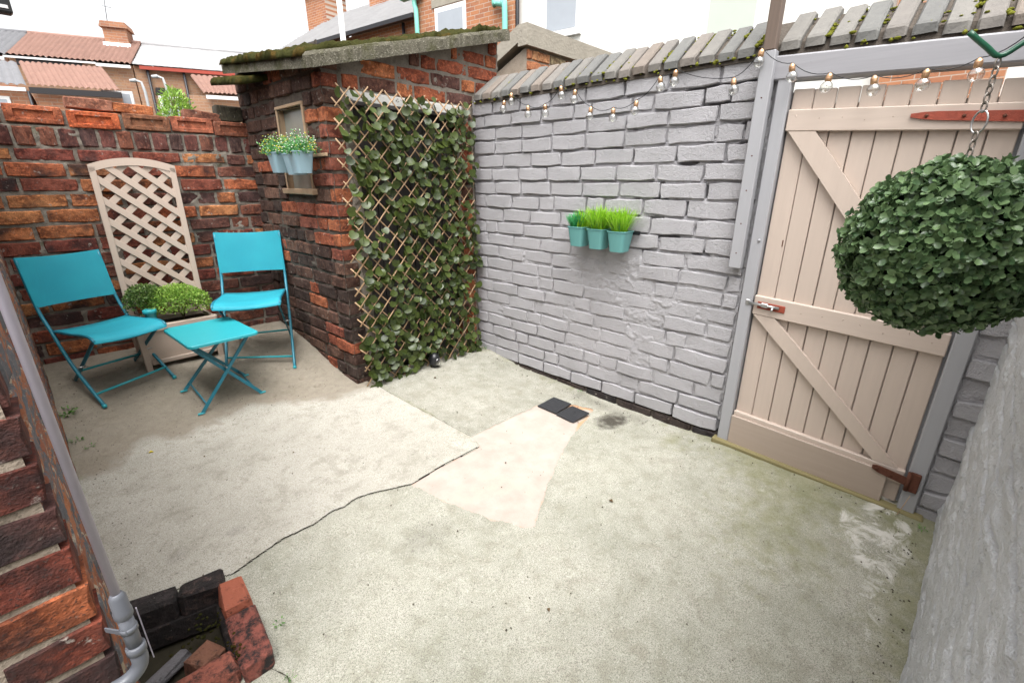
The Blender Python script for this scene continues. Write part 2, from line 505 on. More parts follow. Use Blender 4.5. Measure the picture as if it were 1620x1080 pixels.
def make_concrete(name='old concrete', ca=(.40, .382, .325), cb=(.50, .478, .42), spk=.62):
    t = NT(name); p = t.pos()
    vc = t.n('ShaderNodeVertexColor', layer_name='mask'); at = vc.outputs[0]; dark = vc.outputs[1]
    sp = t.n('ShaderNodeSeparateColor'); t.inp(sp.inputs[0], at)
    mud, moss, lime = sp.outputs[0], sp.outputs[1], sp.outputs[2]
    big = t.noise(2.2, 6, .62, p); mid = t.noise(13, 6, .65, p); fine = t.noise(320, 3, .65, p); fine2 = t.noise(150, 4, .7, p)
    a = t.mix(t.ramp(big, [(.35, 0), (.65, 1)]), ca, cb)
    a = t.mix(t.ramp(mid, [(.40, 0), (.70, .45)]), a, (.50, .48, .43))
    a = t.mix(t.ramp(mid, [(.32, .55), (.46, 0)]), a, (.27, .255, .205))
    a = t.mix(t.ramp(t.noise(4.5, 10, .76, p, dist=.3), [(.56, 0), (.63, .42)]), a, (.25, .235, .185))
    a = t.mix(t.ramp(fine, [(.51, 0), (.57, spk)]), a, (.15, .145, .115))
    a = t.mix(t.ramp(fine2, [(.58, 0), (.66, .45)]), a, (.64, .62, .56))
    a = t.mix(t.ramp(t.noise(95, 3, .6, p), [(.62, 0), (.68, .55)]), a, (.15, .14, .115))
    # soil washed over the back of the yard
    mm = t.ramp(t.math('ADD', mud, t.math('MULTIPLY', t.math('SUBTRACT', mid, .5), 1.1)), [(.34, 0), (.66, 1)])
    mc = t.mix(t.noise(26, 5, .7, p), (.13, .105, .074), (.30, .252, .19))
    mc = t.mix(t.ramp(fine2, [(.56, 0), (.75, .5)]), mc, (.08, .063, .045))
    a = t.mix(t.math('MULTIPLY', mm, .74), a, mc)
    gm = t.ramp(t.math('ADD', moss, t.math('MULTIPLY', t.math('SUBTRACT', t.noise(17, 6, .7, p), .5), 1.3)), [(.55, 0), (1.05, .7)])
    a = t.mix(gm, a, t.mix(mid, (.12, .13, .05), (.27, .26, .15)))
    lm = t.ramp(t.math('MULTIPLY', lime, t.noise(9, 8, .72, p, dist=.6)), [(.45, 0), (.56, .75)])
    a = t.mix(lm, a, (.66, .64, .60))
    dk = t.ramp(t.math('MULTIPLY', dark, t.math('ADD', t.noise(24, 6, .7, p), .5)), [(.12, 0), (.9, .92)])
    a = t.mix(dk, a, (.045, .038, .03))
    t.base(a).rough(.92).spec(.2)
    t.bump(t.math('ADD', t.math('MULTIPLY', fine2, .6), t.math('ADD', t.math('MULTIPLY', mid, 1.6), t.math('MULTIPLY', fine, .5))), .65, .006)
    return t.m
M['concrete'] = make_concrete('old concrete', (.365, .345, .295), (.47, .444, .39), .55)
M['concrete_fg'] = make_concrete('greener old concrete', (.285, .285, .228), (.405, .395, .33), .74)
M['concrete_dk'] = make_concrete('damp old concrete', (.24, .238, .192), (.34, .328, .275), .72)
def make_patch():
    t = NT('newer sandy cement'); p = t.pos()
    mid = t.noise(9, 6, .65, p); fine = t.noise(260, 3, .6, p)
    a = t.mix(t.ramp(mid, [(.3, 0), (.7, 1)]), (.355, .298, .257), (.44, .383, .34))
    a = t.mix(t.ramp(t.noise(4.5, 5, .6, p), [(.56, 0), (.75, .55)]), a, (.46, .35, .27))
    a = t.mix(t.ramp(fine, [(.56, 0), (.72, .35)]), a, (.36, .29, .22))
    sp = t.n('ShaderNodeSeparateColor'); t.inp(sp.inputs[0], t.n('ShaderNodeVertexColor', layer_name='mask').outputs[0])
    e = t.math('ADD', sp.outputs[0], t.math('MULTIPLY', t.math('SUBTRACT', t.noise(30, 5, .7, p), .5), .7))
    a = t.mix(t.ramp(e, [(.55, 0), (.85, .85)]), a, (.50, .27, .14))
    t.base(a).rough(.93).spec(.15)
    t.bump(t.math('ADD', mid, t.math('MULTIPLY', fine, .5)), .6, .004)
    return t.m
M['patch'] = make_patch()
t = NT('damp earth under slabs'); _p = t.pos()
t.base(t.mix(t.noise(30, 5, .7, _p), (.018, .016, .012), (.06, .052, .035))).rough(1).spec(.1)
M['earth'] = t.m

YX0, YX1, YY0, YY1 = -1.9, 2.40, -.28, 3.70
def f_disp(x, y):
    d = floor_za(y) + (fbm(x * 3, y * 3, 4, 5) - .5) * .012 + (fbm(x * 25, y * 25, 3, 9) - .5) * .0035
    d -= .036 * np.exp(-((2.283 - x) / .40) ** 2) * sstep(.55, .95, y) * (1 - sstep(2.0, 2.35, y))
    d += (fbm(x * 6, y * 6, 4, 31) - .5) * .035 * sstep(2.5, 2.9, y) * (fbm(x * 2, y * 2, 2, 3))
    for (hx, hy, r) in HOLES:
        q = np.hypot(x - hx, y - hy) / r
        d -= .02 * np.clip(1 - q, 0, 1) ** .6 * (q < 1)
    return d
HOLES = [(1.067, 1.642, .014), (1.09, 1.652, .012), (1.105, 1.568, .017), (1.135, 1.56, .014), (.82, 2.86, .03), (.95, 2.92, .022), (1.0, 2.90, .02), (.80, 2.66, .025), (.93, 2.70, .018), (1.02, 2.75, .02), (.70, 2.95, .02), (1.05, 2.62, .018), (1.10, 2.84, .016)]
def f_attr(x, y):
    w = fbm(x * 5, y * 5, 3, 12) - .5
    mud = np.where(inpoly(x, y + w * .14, MUD), 1., 0.)
    dm = seg_dist(x, y + w * .14, MUD[:10]); mud = np.where(mud > .5, .5 + np.clip(dm * 4.5, 0, .5), .5 - np.clip(dm * 4.5, 0, .5))
    moss = .75 * np.clip(1 - (2.283 - x) / .34, 0, 1) * (y < .95) * np.clip((.98 - y) * 6, 0, 1) + .62 * np.clip(1 - (y + .205) / .17, 0, 1) * (x > .9)
    moss += .62 * np.exp(-((x - 1.95) ** 2 + (y - .25) ** 2) / .14) + .30 * np.exp(-((x - .95) ** 2 + (y - .55) ** 2) / .3) + .45 * np.exp(-((x - 2.07) ** 2 + (y - .83) ** 2) / .01) + .42 * np.exp(-((x - 1.55) ** 2 + (y - .15) ** 2) / .18)
    moss += .55 * np.exp(-(x - 1.35) ** 2 / .0006) * ((y > 1.55) & (y < 2.5)) + .35 * ((x > 1.35) & (y > 1.55) & (y < 2.5)) * np.clip((fbm(x * 4, y * 4, 3, 77) - .25) * 2, 0, 1)
    moss += .55 * np.clip(1 - (x + .06) / .16, 0, 1) * (y > 2.2) + .5 * np.exp(-(x - 2.27) ** 2 / .004) * (y > .9)
    moss += .5 * np.exp(-seg_dist(x, y, CRACK1) ** 2 / .0005)
    lime = .78 * np.exp(-((x - 2.02) ** 2) / .04) * (1 - sstep(.3, .7, y)) * sstep(-.24, -.12, y) + .84 * np.exp(-((y + .10) ** 2) / .010) * sstep(1.2, 1.5, x) + .6 * np.exp(-((x - .52) ** 2 + (y - 1.30) ** 2) / .02) + .55 * np.exp(-((x - .36) ** 2 + (y - 1.15) ** 2) / .012)
    lime += .7 * np.exp(-((x - .14) ** 2 + (y - 2.72) ** 2) / .01) + .6 * np.exp(-((x - .05) ** 2 + (y - 2.35) ** 2) / .03) * (x < .25)
    lime += .45 * np.exp(-((x - 1.75) ** 2 + (y - 2.25) ** 2) / .01)
    dark = 1.0 * np.clip(1.35 - np.hypot((x - 2.06) / .11, (y - 1.15) / .075) + (fbm(x * 30, y * 30, 3, 5) - .5) * .9, 0, 1) + .30 * np.exp(-(((x - .78) / .16) ** 2 + ((y - 1.17) / .10) ** 2)) + .35 * np.exp(-(((x - 2.2) / .07) ** 2)) * ((y > 1.0) & (y < 1.5))
    dark += .30 * np.exp(-(((x - .12) / .05) ** 2 + ((y - 1.72) / .05) ** 2)) + .28 * np.exp(-(((x - .30) / .05) ** 2 + ((y - 1.70) / .04) ** 2))
    return np.stack([np.clip(mud, 0, 1), np.clip(moss, 0, 1), np.clip(lime, 0, 1), np.clip(dark, 0, 1)], -1)

def ground(x, y): return float(f_disp(np.array([x]), np.array([y]))[0])
yard = empty('yard_floor')
tag(yard, kind='structure')
def outside_house(x, y): return ~((x < -.08) & (y > .96))
def gapmask(x, y):
    w = (fbm(x * 60, y * 60, 2, 4) - .5) * .004
    g1 = .0032 + .0022 * fbm(x * 9, y * 9, 2, 8)
    return np.ones(x.shape, bool)
S1 = CRACK1 + [(1.10, 1.475), (1.334, 1.467), (1.363, 1.56)] + CRACK2[::-1][1:] + [(1.32, 3.9), (-.3, 3.9), (-.3, 1.6)]
S2 = CRACK2 + [(1.60, 1.556), (1.994, 1.549), (2.06, 1.46), (2.5, 1.46), (2.5, 2.6)]
PATCH_IN = PATCH
def jag(x, y): return x + (fbm(x * 18, y * 18, 3, 51) - .5) * .028, y + (fbm(x * 18, y * 18, 3, 63) - .5) * .028
def m1(x, y): return inpoly(x, y, S1) & gapmask(x, y) & ~inpoly(x, y, DRAIN) & outside_house(x, y)
def m2(x, y): return inpoly(x, y, S2) & gapmask(x, y)
def m3(x, y):
    jx, jy = jag(x, y)
    return ~inpoly(x, y, S1) & ~inpoly(x, y, S2) & ~inpoly(jx, jy, PATCH) & gapmask(x, y) & ~inpoly(x, y, DRAIN) & outside_house(x, y)
ARGS = ((0, 0, 0), (1, 0, 0), (0, 1, 0), (0, 0, 1))
sheet('slab', *ARGS, -.1, 1.40, 1.44, YY1, .005, f_disp, M['concrete'], yard, m1, f_attr)
sheet('slab', *ARGS, 1.28, YX1, 1.44, 2.62, .006, lambda x, y: f_disp(x, y) - .006, M['concrete_dk'], yard, m2, f_attr)
sheet('slab', *ARGS, -.10, YX1, YY0, 1.64, .005, lambda x, y: f_disp(x, y) - .004, M['concrete_fg'], yard, m3, f_attr)
sheet('slab', *ARGS, YX0, -.10, YY0, 1.0, .02, lambda x, y: f_disp(x, y) - .006, M['concrete_fg'], yard, None, f_attr)
def p_disp(x, y): return floor_za(y) - .0075 - .036 * np.exp(-((2.283 - x) / .40) ** 2) * sstep(.55, .95, y) * (1 - sstep(2.0, 2.35, y)) + (fbm(x * 3, y * 3, 4, 5) - .5) * .012
def p_attr(x, y):
    d = seg_dist(x, y, PATCH + PATCH[:1])
    e = np.clip(1 - d / .03, 0, 1) * .64 + .9 * np.exp(-((x - 2.08) ** 2 + (y - 1.42) ** 2) / .012) + .5 * np.exp(-((x - 1.9) ** 2 + (y - 1.25) ** 2) / .006)
    return np.stack([np.clip(e, 0, 1)] * 3 + [np.ones_like(x)], -1)
def mp(x, y):
    return (inpoly(x, y, PATCH) | (seg_dist(x, y, PATCH + PATCH[:1]) < .03)) & ~inpoly(x, y, S1)
sheet('cement_patch', *ARGS, .88, 2.15, .88, 1.60, .006, p_disp, M['patch'], yard, mp, p_attr)
def crack_fill(pts, w0, w1, seed):
    r = random.Random(seed); P = []
    for (ax, ay), (bx, by) in zip(pts[:-1], pts[1:]):
        n = max(2, int(math.hypot(bx - ax, by - ay) / .012))
        for k in range(n): P.append((ax + (bx - ax) * k / n, ay + (by - ay) * k / n))
    P.append(pts[-1]); V = []; F = []
    for i, (x, y) in enumerate(P):
        a = P[max(0, i - 1)]; b = P[min(len(P) - 1, i + 1)]; dx, dy = b[0] - a[0], b[1] - a[1]; l = math.hypot(dx, dy) + 1e-9
        nx, ny = -dy / l, dx / l; w = (w0 + (w1 - w0) * r.random()) * (.4 if r.random() < .12 else 1); o = r.uniform(-.0022, .0022)
        for s in (-1, 1):
            qx, qy = x + nx * (o + s * w / 2), y + ny * (o + s * w / 2)
            V.append((qx, qy, float(f_disp(np.array([qx]), np.array([qy]))[0]) + .0012))
    for i in range(len(P) - 1): F.append([2 * i, 2 * i + 1, 2 * i + 3, 2 * i + 2])
    add_obj('crack', mesh_np('crack', V, F), M['earth'], yard)
crack_fill(CRACK1[2:], .0014, .0046, 1); crack_fill(CRACK2, .001, .003, 2); crack_fill(CRACK3, .001, .004, 3)
sheet('earth', *ARGS, YX0, YX1, YY0, YY1, .08, lambda x, y: floor_za(y) - .085 - .06 * inpoly(x, y, [(-.2, 1.6), (.2, 1.5), (.2, 1.15), (-.2, 1.15)]), M['earth'], yard)
_gr = np.random.default_rng(3); _V = []; _F = []; _b = 0
_tet = np.array([(1, 0, -.5), (-.6, .8, -.5), (-.5, -.9, -.5), (.1, .1, .8), (.5, .7, .1)])
_tf = np.array([(0, 1, 3), (1, 2, 3), (2, 0, 3), (0, 4, 1), (0, 2, 1)])
for k in range(900):
    q = _gr.random()
    if q < .35: gx, gy = _gr.uniform(0, 1.22), _gr.uniform(2.5, 3.5)
    elif q < .5: gx, gy = 2.24 - abs(_gr.normal()) * .06, _gr.uniform(-.1, 2.4)
    elif q < .62: gx, gy = _gr.uniform(1.0, 2.2), -.19 + abs(_gr.normal()) * .05
    elif q < .72: gx, gy = -.03 + abs(_gr.normal()) * .05, _gr.uniform(1.7, 3.4)
    else: gx, gy = _gr.uniform(.1, 2.2), _gr.uniform(.1, 2.6)
    s = _gr.uniform(.0012, .0045) * (1.5 if _gr.random() < .08 else 1)
    _V.append(_tet * s * _gr.uniform(.6, 1.3, 3) + np.array([gx, gy, 0])); _F.append(_tf + _b); _b += 5
_V = np.concatenate(_V); _V[:, 2] += f_disp(_V[:, 0], _V[:, 1]) + .0005
tag(add_obj('grit', mesh_np('grit', _V, np.concatenate(_F), False), plain('dark grit', (.10, .085, .065), .9, .2, 0, .6, 30, 0), yard), kind='stuff')
# ground beyond the yard, out to the horizon
g = MB(); g.add([(-220, -220, -.35), (220, -220, -.35), (220, 220, -.35), (-220, 220, -.35)], [[0, 1, 2, 3]])
tag(g.build('ground', M['earth']), kind='structure')

# ------------------------------------------------------------------ bricks
def brick_mesh(name, w, h, d, seed, cham=.006, jit=.0025, pil=.003, frog=False):
    r = random.Random(seed)
    nx, nz = 4, 3
    if frog: nx, nz = 4, 4
    V = []; F = []
    xs = [-.5, -.18, .18, .5] if not frog else [-.5, -.36, .36, .5]
    zs = [-.5, 0, .5] if not frog else [-.5, -.27, .27, .5]
    for k in range(nz):
        for i in range(nx):
            x = xs[i] * (w - 2 * cham) + r.uniform(-jit, jit); z = zs[k] * (h - 2 * cham) + r.uniform(-jit, jit)
            y = r.uniform(-.6, .6) * pil
            if not frog and 0 < i < nx - 1: y -= pil * .6
            if frog and i in (1, 2) and k in (1, 2): y += .007
            V.append((x, y, z))
    id_ = lambda i, k: k * nx + i
    for k in range(nz - 1):
        for i in range(nx - 1):
            F.append([id_(i, k), id_(i + 1, k), id_(i + 1, k + 1), id_(i, k + 1)])
    if frog:      # inner panel edges: duplicate the centre as a sunk rectangle
        c = [V[id_(1, 1)], V[id_(2, 1)], V[id_(2, 2)], V[id_(1, 2)]]
        b = len(V)
        V += [(p[0] * .955, p[1] + .002, p[2] * .86) for p in c]
        for j, (i, k) in enumerate(((1, 1), (2, 1), (2, 2), (1, 2))):
            q = V[id_(i, k)]; V[id_(i, k)] = (q[0], q[1] - .008, q[2])
        F.remove([id_(1, 1), id_(2, 1), id_(2, 2), id_(1, 2)])
        ring = [id_(1, 1), id_(2, 1), id_(2, 2), id_(1, 2)]
        for j in range(4): F.append([ring[j], ring[(j + 1) % 4], b + (j + 1) % 4, b + j])
        F.append([b, b + 1, b + 2, b + 3])
    per = [(i, 0) for i in range(nx)] + [(nx - 1, k) for k in range(1, nz)] + [(i, nz - 1) for i in range(nx - 2, -1, -1)] + [(0, k) for k in range(nz - 2, 0, -1)]
    n = len(per); b1 = len(V)
    for (i, k) in per:
        x, y, z = V[id_(i, k)]
        ox = (1 if i == nx - 1 else -1 if i == 0 else 0) * cham; oz = (1 if k == nz - 1 else -1 if k == 0 else 0) * cham
        if ox and oz: ox *= .55; oz *= .55
        V.append((x + ox, y + cham * r.uniform(.7, 1.5), z + oz))
    b2 = len(V)
    for j in range(n):
        x, y, z = V[b1 + j]; V.append((x, d, z))
    for j in range(n):
        j2 = (j + 1) % n
        F.append([id_(*per[j2]), id_(*per[j]), b1 + j, b1 + j2])
        F.append([b1 + j2, b1 + j, b2 + j, b2 + j2])
    return mesh_np(name, V, F, True)
def variants(tagname, w, h, d, n, m, **kw):
    out = []
    for s in range(n):
        me = brick_mesh(tagname, w, h, d, s * 13 + 5, **kw)
        bm = bmesh.new(); bm.from_mesh(me); bmesh.ops.recalc_face_normals(bm, faces=bm.faces)
        # open back: make sure the front looks towards -y
        fr = min(bm.faces, key=lambda f: f.calc_center_median().y)
        if fr.normal.y > 0:
            for f in bm.faces: f.normal_flip()
        bm.to_mesh(me); bm.free()
        me.set_sharp_from_angle(angle=math.radians(28))
        me.materials.append(m); out.append(me)
    return out
BW, BH = .226, .071
def brickset(m, d=.10, **kw):
    return dict(s=variants('brick', BW, BH, d, 8, m, **kw), h=variants('brick', .108, BH, d, 6, m, **kw))
SET_RED = brickset(M['brick'], .06)
SET_CLEAN = brickset(M['brick_clean'], .10)
SET_HOUSE = brickset(M['brick_house'], .10, cham=.003, jit=.003, pil=.0025)
SET_GREY = brickset(M['paint'], .07, cham=.0045, jit=.004, pil=.0022)

def frame_mat(u, origin):
    u = Vector(u).normalized(); z = Vector((0, 0, 1)); y = z.cross(u)
    return Matrix(((u.x, y.x, z.x, origin[0]), (u.y, y.y, z.y, origin[1]), (u.z, y.z, z.z, origin[2]), (0, 0, 0, 1)))
def put_brick(parent, FM, uc, zc, w, h, sets, col=(1, 1, 1), off=0.0, rot=0.0, name='brick', jitrot=.018):
    kind = 's' if w > .16 else 'h'
    me = random.choice(sets[kind]); w0 = BW if kind == 's' else .108
    o = bpy.data.objects.new(name, me)
    L = Matrix.Translation((uc, off, zc + random.uniform(-.0025, .0025))) @ Matrix.Rotation(rot + random.uniform(-jitrot, jitrot), 4, 'Y') @ Matrix.Rotation(random.uniform(-.02, .02), 4, 'Z')
    L = L @ Matrix.Diagonal((w / w0, 1, h / BH, 1))
    o.matrix_local = FM @ L
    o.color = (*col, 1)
    link(o, parent)
    return o
def lay_courses(parent, FM, u0, u1, rows, sets, palette, skip=None, hprob=.12, joint=.012, hj=.011, offr=.004, first=None):
    """rows: list of (z0,z1) course limits; every brick is an object of its own"""
    for ri, (z0, z1) in enumerate(rows):
        u = u0 - random.uniform(0, .2) if first is None else u0 - first[ri % len(first)]
        while u < u1 - .02:
            w = (.108 if random.random() < hprob else BW * random.uniform(.96, 1.03)) + joint
            a, b = max(u, u0), min(u + w, u1)
            u += w
            if u1 - u < .06 and u < u1: b = u1; u = u1 + 1
            if b - a < .045:
                continue
            uc = (a + b) / 2; zc = (z0 + z1) / 2
            if skip and skip(a, b, z0, z1): continue
            put_brick(parent, FM, uc, zc, b - a - joint * random.uniform(.7, 1.2), z1 - z0 - hj * random.uniform(.75, 1.2), sets, palette(uc, zc), random.uniform(-offr, offr))
REDS = [(.36, .115, .055), (.42, .16, .07), (.30, .085, .048), (.24, .075, .05), (.47, .20, .085), (.20, .06, .045)]
DARKS = [(.14, .065, .052), (.11, .06, .055), (.17, .07, .05), (.095, .058, .052), (.20, .08, .052)]
def pal(reds, darks, pd):
    def f(u, z):
        c = random.choice(darks) if random.random() < pd(u, z) else random.choice(reds)
        k = random.uniform(.9, 1.12)
        return tuple(min(1, a * k) for a in c)
    return f

# ---- back wall -------------------------------------------------------------
BU = Vector((1, -.053, 0)).normalized()
FM_B = frame_mat(BU, (0, 3.63, 0))
back = empty('brick_wall', (0.6, 3.7, .25), 0, 'old red brick yard wall with loose bricks along its top, behind both chairs', 'wall')
def child_of(o, FMx=None):
    return o
BINV = back.matrix_basis.inverted()
def bl(FM): return Matrix.Translation((-back.location[0], -back.location[1], -back.location[2])) @ FM
FMb = bl(FM_B)
zr = [1.378]
while zr[-1] > .16: zr.append(zr[-1] - .0815)
rows = [(zr[i + 1], zr[i]) for i in range(len(zr) - 1)] + [(1.378, 1.449)]
pb = pal(REDS, DARKS, lambda u, z: min(.85, max(.12, (u - .5) * .75 + (.10 if z > 1.30 else 0) + (.45 if z < .5 else 0))))  # shade and soot of the outhouse corner put into the brick colours
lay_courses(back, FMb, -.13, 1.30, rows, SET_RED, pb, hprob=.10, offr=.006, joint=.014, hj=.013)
# brick-on-edge course
u = -.12
while u < 1.29:
    w = random.uniform(.074, .088)
    put_brick(back, FMb, u + w / 2, 1.502, w - .011, .098, dict(h=SET_RED['h'], s=SET_RED['s']), random.choice(DARKS + [(.15, .06, .05), (.22, .09, .06)]), random.uniform(-.004, .006), jitrot=.03)
    u += w
# top course of pressed bricks with a sunk panel
FROG = variants('brick', .226, .088, .07, 3, M['brick_clean'], frog=True, cham=.004, jit=.001, pil=.001)
for i, uc in enumerate([-.012, .227, .464, .702, .93, 1.155]):
    o = bpy.data.objects.new('brick', FROG[i % 3])
    o.matrix_local = FMb @ Matrix.Translation((uc, random.uniform(-.006, .004), 1.602 + .006 * math.sin(i * 2.1))) @ Matrix.Rotation(random.uniform(-.015, .015), 4, 'Y') @ Matrix.Diagonal((.98, 1, .98, 1))
    o.color = (*[(.40, .14, .075), (.38, .12, .06), (.52, .135, .055), (.25, .115, .065), (.38, .13, .075), (.26, .10, .06)][i], 1)
    link(o, back)
def mortar_b(u, v):
    return -.0085 + (fbm(u * 14, v * 14, 4, 2) - .5) * .022 + (fbm(u * 60, v * 60, 2, 7) - .5) * .010
sheet('mortar', (FM_B @ Vector((0, 0, 0))) - Vector(back.location), BU, (0, 0, 1), -(Vector((0, 0, 1)).cross(BU)), -.14, 1.30, .1, 1.555, .007, mortar_b, M['mortar'], back)
mb = MB(); _y = Vector((0, 0, 1)).cross(BU)
P0 = Vector((0, 3.63, 0)) - Vector(back.location)
mb.prism([P0 + BU * -.14 + _y * .02 + Vector((0, 0, .1)), P0 + BU * 1.30 + _y * .02 + Vector((0, 0, .1)), P0 + BU * 1.30 + _y * .02 + Vector((0, 0, 1.636)), P0 + BU * -.14 + _y * .02 + Vector((0, 0, 1.636))], _y * .20)
mb.build('core', M['mortar'], back)
FULL = variants('loose_brick', .222, .068, .10, 4, M['brick_clean'], cham=.006, jit=.003, pil=.003)
for me in FULL:      # close the hidden side so a loose brick is solid
    bm = bmesh.new(); bm.from_mesh(me); bmesh.ops.holes_fill(bm, edges=[e for e in bm.edges if e.is_boundary]); bmesh.ops.recalc_face_normals(bm, faces=bm.faces); bm.to_mesh(me); bm.free()
for i, (uc, zc, w, h, ry, col, lab) in enumerate([
        (.462, 1.679, .205, .060, .035, (.33, .15, .10), 'pale scuffed loose brick lying on the wall top above the trellis'),
        (.655, 1.672, .185, .052, .045, (.48, .17, .07), 'orange loose brick on the wall top, right of the pale scuffed one'),
        (1.00, 1.668, .20, .050, .07, (.20, .085, .055), 'dark red loose brick lying on the wall top beside the green shrub'),
        (1.155, 1.690, .15, .095, .0, (.055, .05, .035), 'blackened mossy block on the wall top next to the outhouse')]):
    me = FULL[i]
    o = bpy.data.objects.new('loose_brick', me)
    o.matrix_world = FM_B @ Matrix.Translation((uc, .012, zc)) @ Matrix.Rotation(ry, 4, 'Y') @ Matrix.Diagonal((w / .222, 1, h / .068, 1))
    o.color = (*col, 1); link(o)
    tag(o, lab, 'brick', 'loose bricks on the wall top')

# ---- outhouse ---------------------------------------------------------------
SX, SY = 1.252, 2.49
shed = empty('outhouse', (1.9, 3.05, .06), 0, 'sooty brick outhouse with a mossy concrete slab roof in the yard corner', 'outhouse')
SL = Vector(shed.location)
def sT(FM): return Matrix.Translation(-SL) @ FM
FM_SL = frame_mat((.02, -1, 0), (SX, SY, 0))            # left face, u runs towards the camera and ends at 0
WIN = (2.722, 3.086, 1.215, 1.690)                      # window opening: y range, z range
rows = [(.02 + .0815 * i, .02 + .0815 * (i + 1)) for i in range(23)]
def win_skip(a, b, z0, z1):
    ya, yb = SY - b, SY - a
    return yb > WIN[0] + .01 and ya < WIN[1] - .01 and z1 > WIN[2] + .02 and z0 < WIN[3] - .02
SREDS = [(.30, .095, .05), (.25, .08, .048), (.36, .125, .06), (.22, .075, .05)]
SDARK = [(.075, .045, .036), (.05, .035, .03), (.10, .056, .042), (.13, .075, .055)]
ps = pal(SREDS, SDARK, lambda u, z: min(.95, max(.10, .15 + (-u) * 1.05 + (.35 if z < .9 else 0) + (.45 if z > 1.62 else 0))))  # soot and painted shade: more dark bricks towards back corner and under roof
def lay_split(parent, FM, u0, u1, rows, sets, palette, skip, win, **kw):
    for r in rows:
        z0, z1 = r
        if z1 > win[2] + .02 and z0 < win[3] - .02:
            lay_courses(parent, FM, u0, -(win[1] - SY), [r], sets, palette, **kw)
            lay_courses(parent, FM, -(win[0] - SY), u1, [r], sets, palette, **kw)
        else:
            lay_courses(parent, FM, u0, u1, [r], sets, palette, **kw)
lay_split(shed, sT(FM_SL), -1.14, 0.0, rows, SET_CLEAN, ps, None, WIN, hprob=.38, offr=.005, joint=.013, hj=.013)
def m_sl(u, v):
    return -.009 + (fbm(u * 14, v * 14, 4, 22) - .5) * .022 + (fbm(u * 60, v * 60, 2, 7) - .5) * .008
def slmask(u, v):
    y = SY - u
    return ~((y > WIN[0] + .02) & (y < WIN[1] - .02) & (v > WIN[2] + .02) & (v < WIN[3] - .02))
_yl = Vector((0, 0, 1)).cross(Vector((.02, -1, 0)).normalized())
sheet('mortar', Vector((SX, SY, 0)) - SL, Vector((.02, -1, 0)).normalized(), (0, 0, 1), -_yl, -1.14, -.004, 0.0, 1.94, .008, m_sl, M['mortar_dark'], shed, slmask)
# front face: piers beside the door and the gable above it
FM_SF = frame_mat((1, 0, 0), (0, SY, 0))
pf = pal([(.44, .15, .07), (.38, .12, .06), (.48, .18, .08), (.33, .10, .055)], [(.16, .08, .06), (.12, .06, .05)], lambda u, z: .12 if z > 1.7 else .35)
def roof_under(x): return 1.80 + (x - 1.2) * .262
for z0, z1 in rows[:21]:
    lay_courses(shed, sT(FM_SF), SX + .112, 1.40, [(z0, z1)], SET_CLEAN, pf, hprob=1)
    lay_courses(shed, sT(FM_SF), 2.16, 2.283, [(z0, z1)], SET_CLEAN, pf, hprob=1)
for i in range(6):
    z0 = 1.735 + .084 * i; z1 = z0 + .084
    xa = SX + .112 if z1 < roof_under(SX) else 1.2 + (z1 - .03 - 1.80) / .262
    if xa > 2.5: break
    lay_courses(shed, sT(FM_SF), max(SX + .112, xa), 2.53, [(z0, z1)], SET_CLEAN, pf, hprob=.18, joint=.013, hj=.013)
def m_sf(u, v): return np.where(u < SX + .108, -.020, -.007) + (fbm(u * 14, v * 14, 4, 29) - .5) * .022 + (fbm(u * 60, v * 60, 2, 7) - .5) * .008
def sfmask(u, v): return (v < roof_under(u) + .02) & ~((u > 1.42) & (u < 2.14) & (v < 1.70)) & (u > SX + .02)
sheet('mortar', Vector((0, SY, 0)) - SL, (1, 0, 0), (0, 0, 1), (0, -1, 0), SX, 2.535, 0.0, 2.2, .008, m_sf, M['mortar'], shed, sfmask)
# solid inside, door and lintel behind the trellis
b = MB(); b.box(Vector((1.93, 3.20, .75)) - SL, (1.10, 1.10, 2.0)); b.build('inner_wall', M['mortar_dark'], shed)
door = MB().box(Vector((1.78, 2.56, .90)) - SL, (.72, .03, 1.62)).build('door', M['dark_door'], shed)
for i in range(6):
    MB().box(Vector((1.48 + .12 * i, 2.54, .90)) - SL, (.113, .02, 1.60), bev=.003).build('plank', M['dark_door'], door)
b = MB(); b.box(Vector((1.78, 2.50, 1.705)) - SL, (.80, .05, .055), bev=.004); b.build('lintel', M['white_frame'], shed)
b = MB(); b.box(Vector((1.78, 2.475, 1.672)) - SL, (.78, .02, .022), bev=.003); b.build('door_head', M['dark_door'], shed)
# window in the left face
xw = SX + .005
wroot = empty('window', (0, 0, 0), parent=shed)
b = MB(); yc = (WIN[0] + WIN[1]) / 2; zc = (WIN[2] + WIN[3]) / 2
fr = .017
FRAME = MB()
FRAME.box(Vector((xw + .015, WIN[0] + fr / 2, zc)) - SL, (.06, fr, WIN[3] - WIN[2]), bev=.003)
FRAME.box(Vector((xw + .015, WIN[1] - fr / 2, zc)) - SL, (.06, fr, WIN[3] - WIN[2]), bev=.003)
FRAME.box(Vector((xw + .013, yc, WIN[3] - fr / 2)) - SL, (.062, WIN[1] - WIN[0] - .002, fr), bev=.003)
FRAME.build('window_frame', M['winframe'], wroot)
MB().box(Vector((xw + .004, yc - .01, WIN[2] + .004)) - SL, (.085, WIN[1] - WIN[0] + .05, .032), bev=.005, jit=.002).build('window_sill', M['winframe'], wroot)
t = NT('dusty boarded pane'); _p = t.pos()
t.base(t.mix(t.noise(6, 4, .6, _p), (.20, .205, .18), (.30, .30, .265))).rough(.22).spec(.5)
M['pane'] = t.m
MB().box(Vector((xw + .03, yc, zc)) - SL, (.008, WIN[1] - WIN[0] - .03, WIN[3] - WIN[2] - .03)).build('pane', M['pane'], wroot)
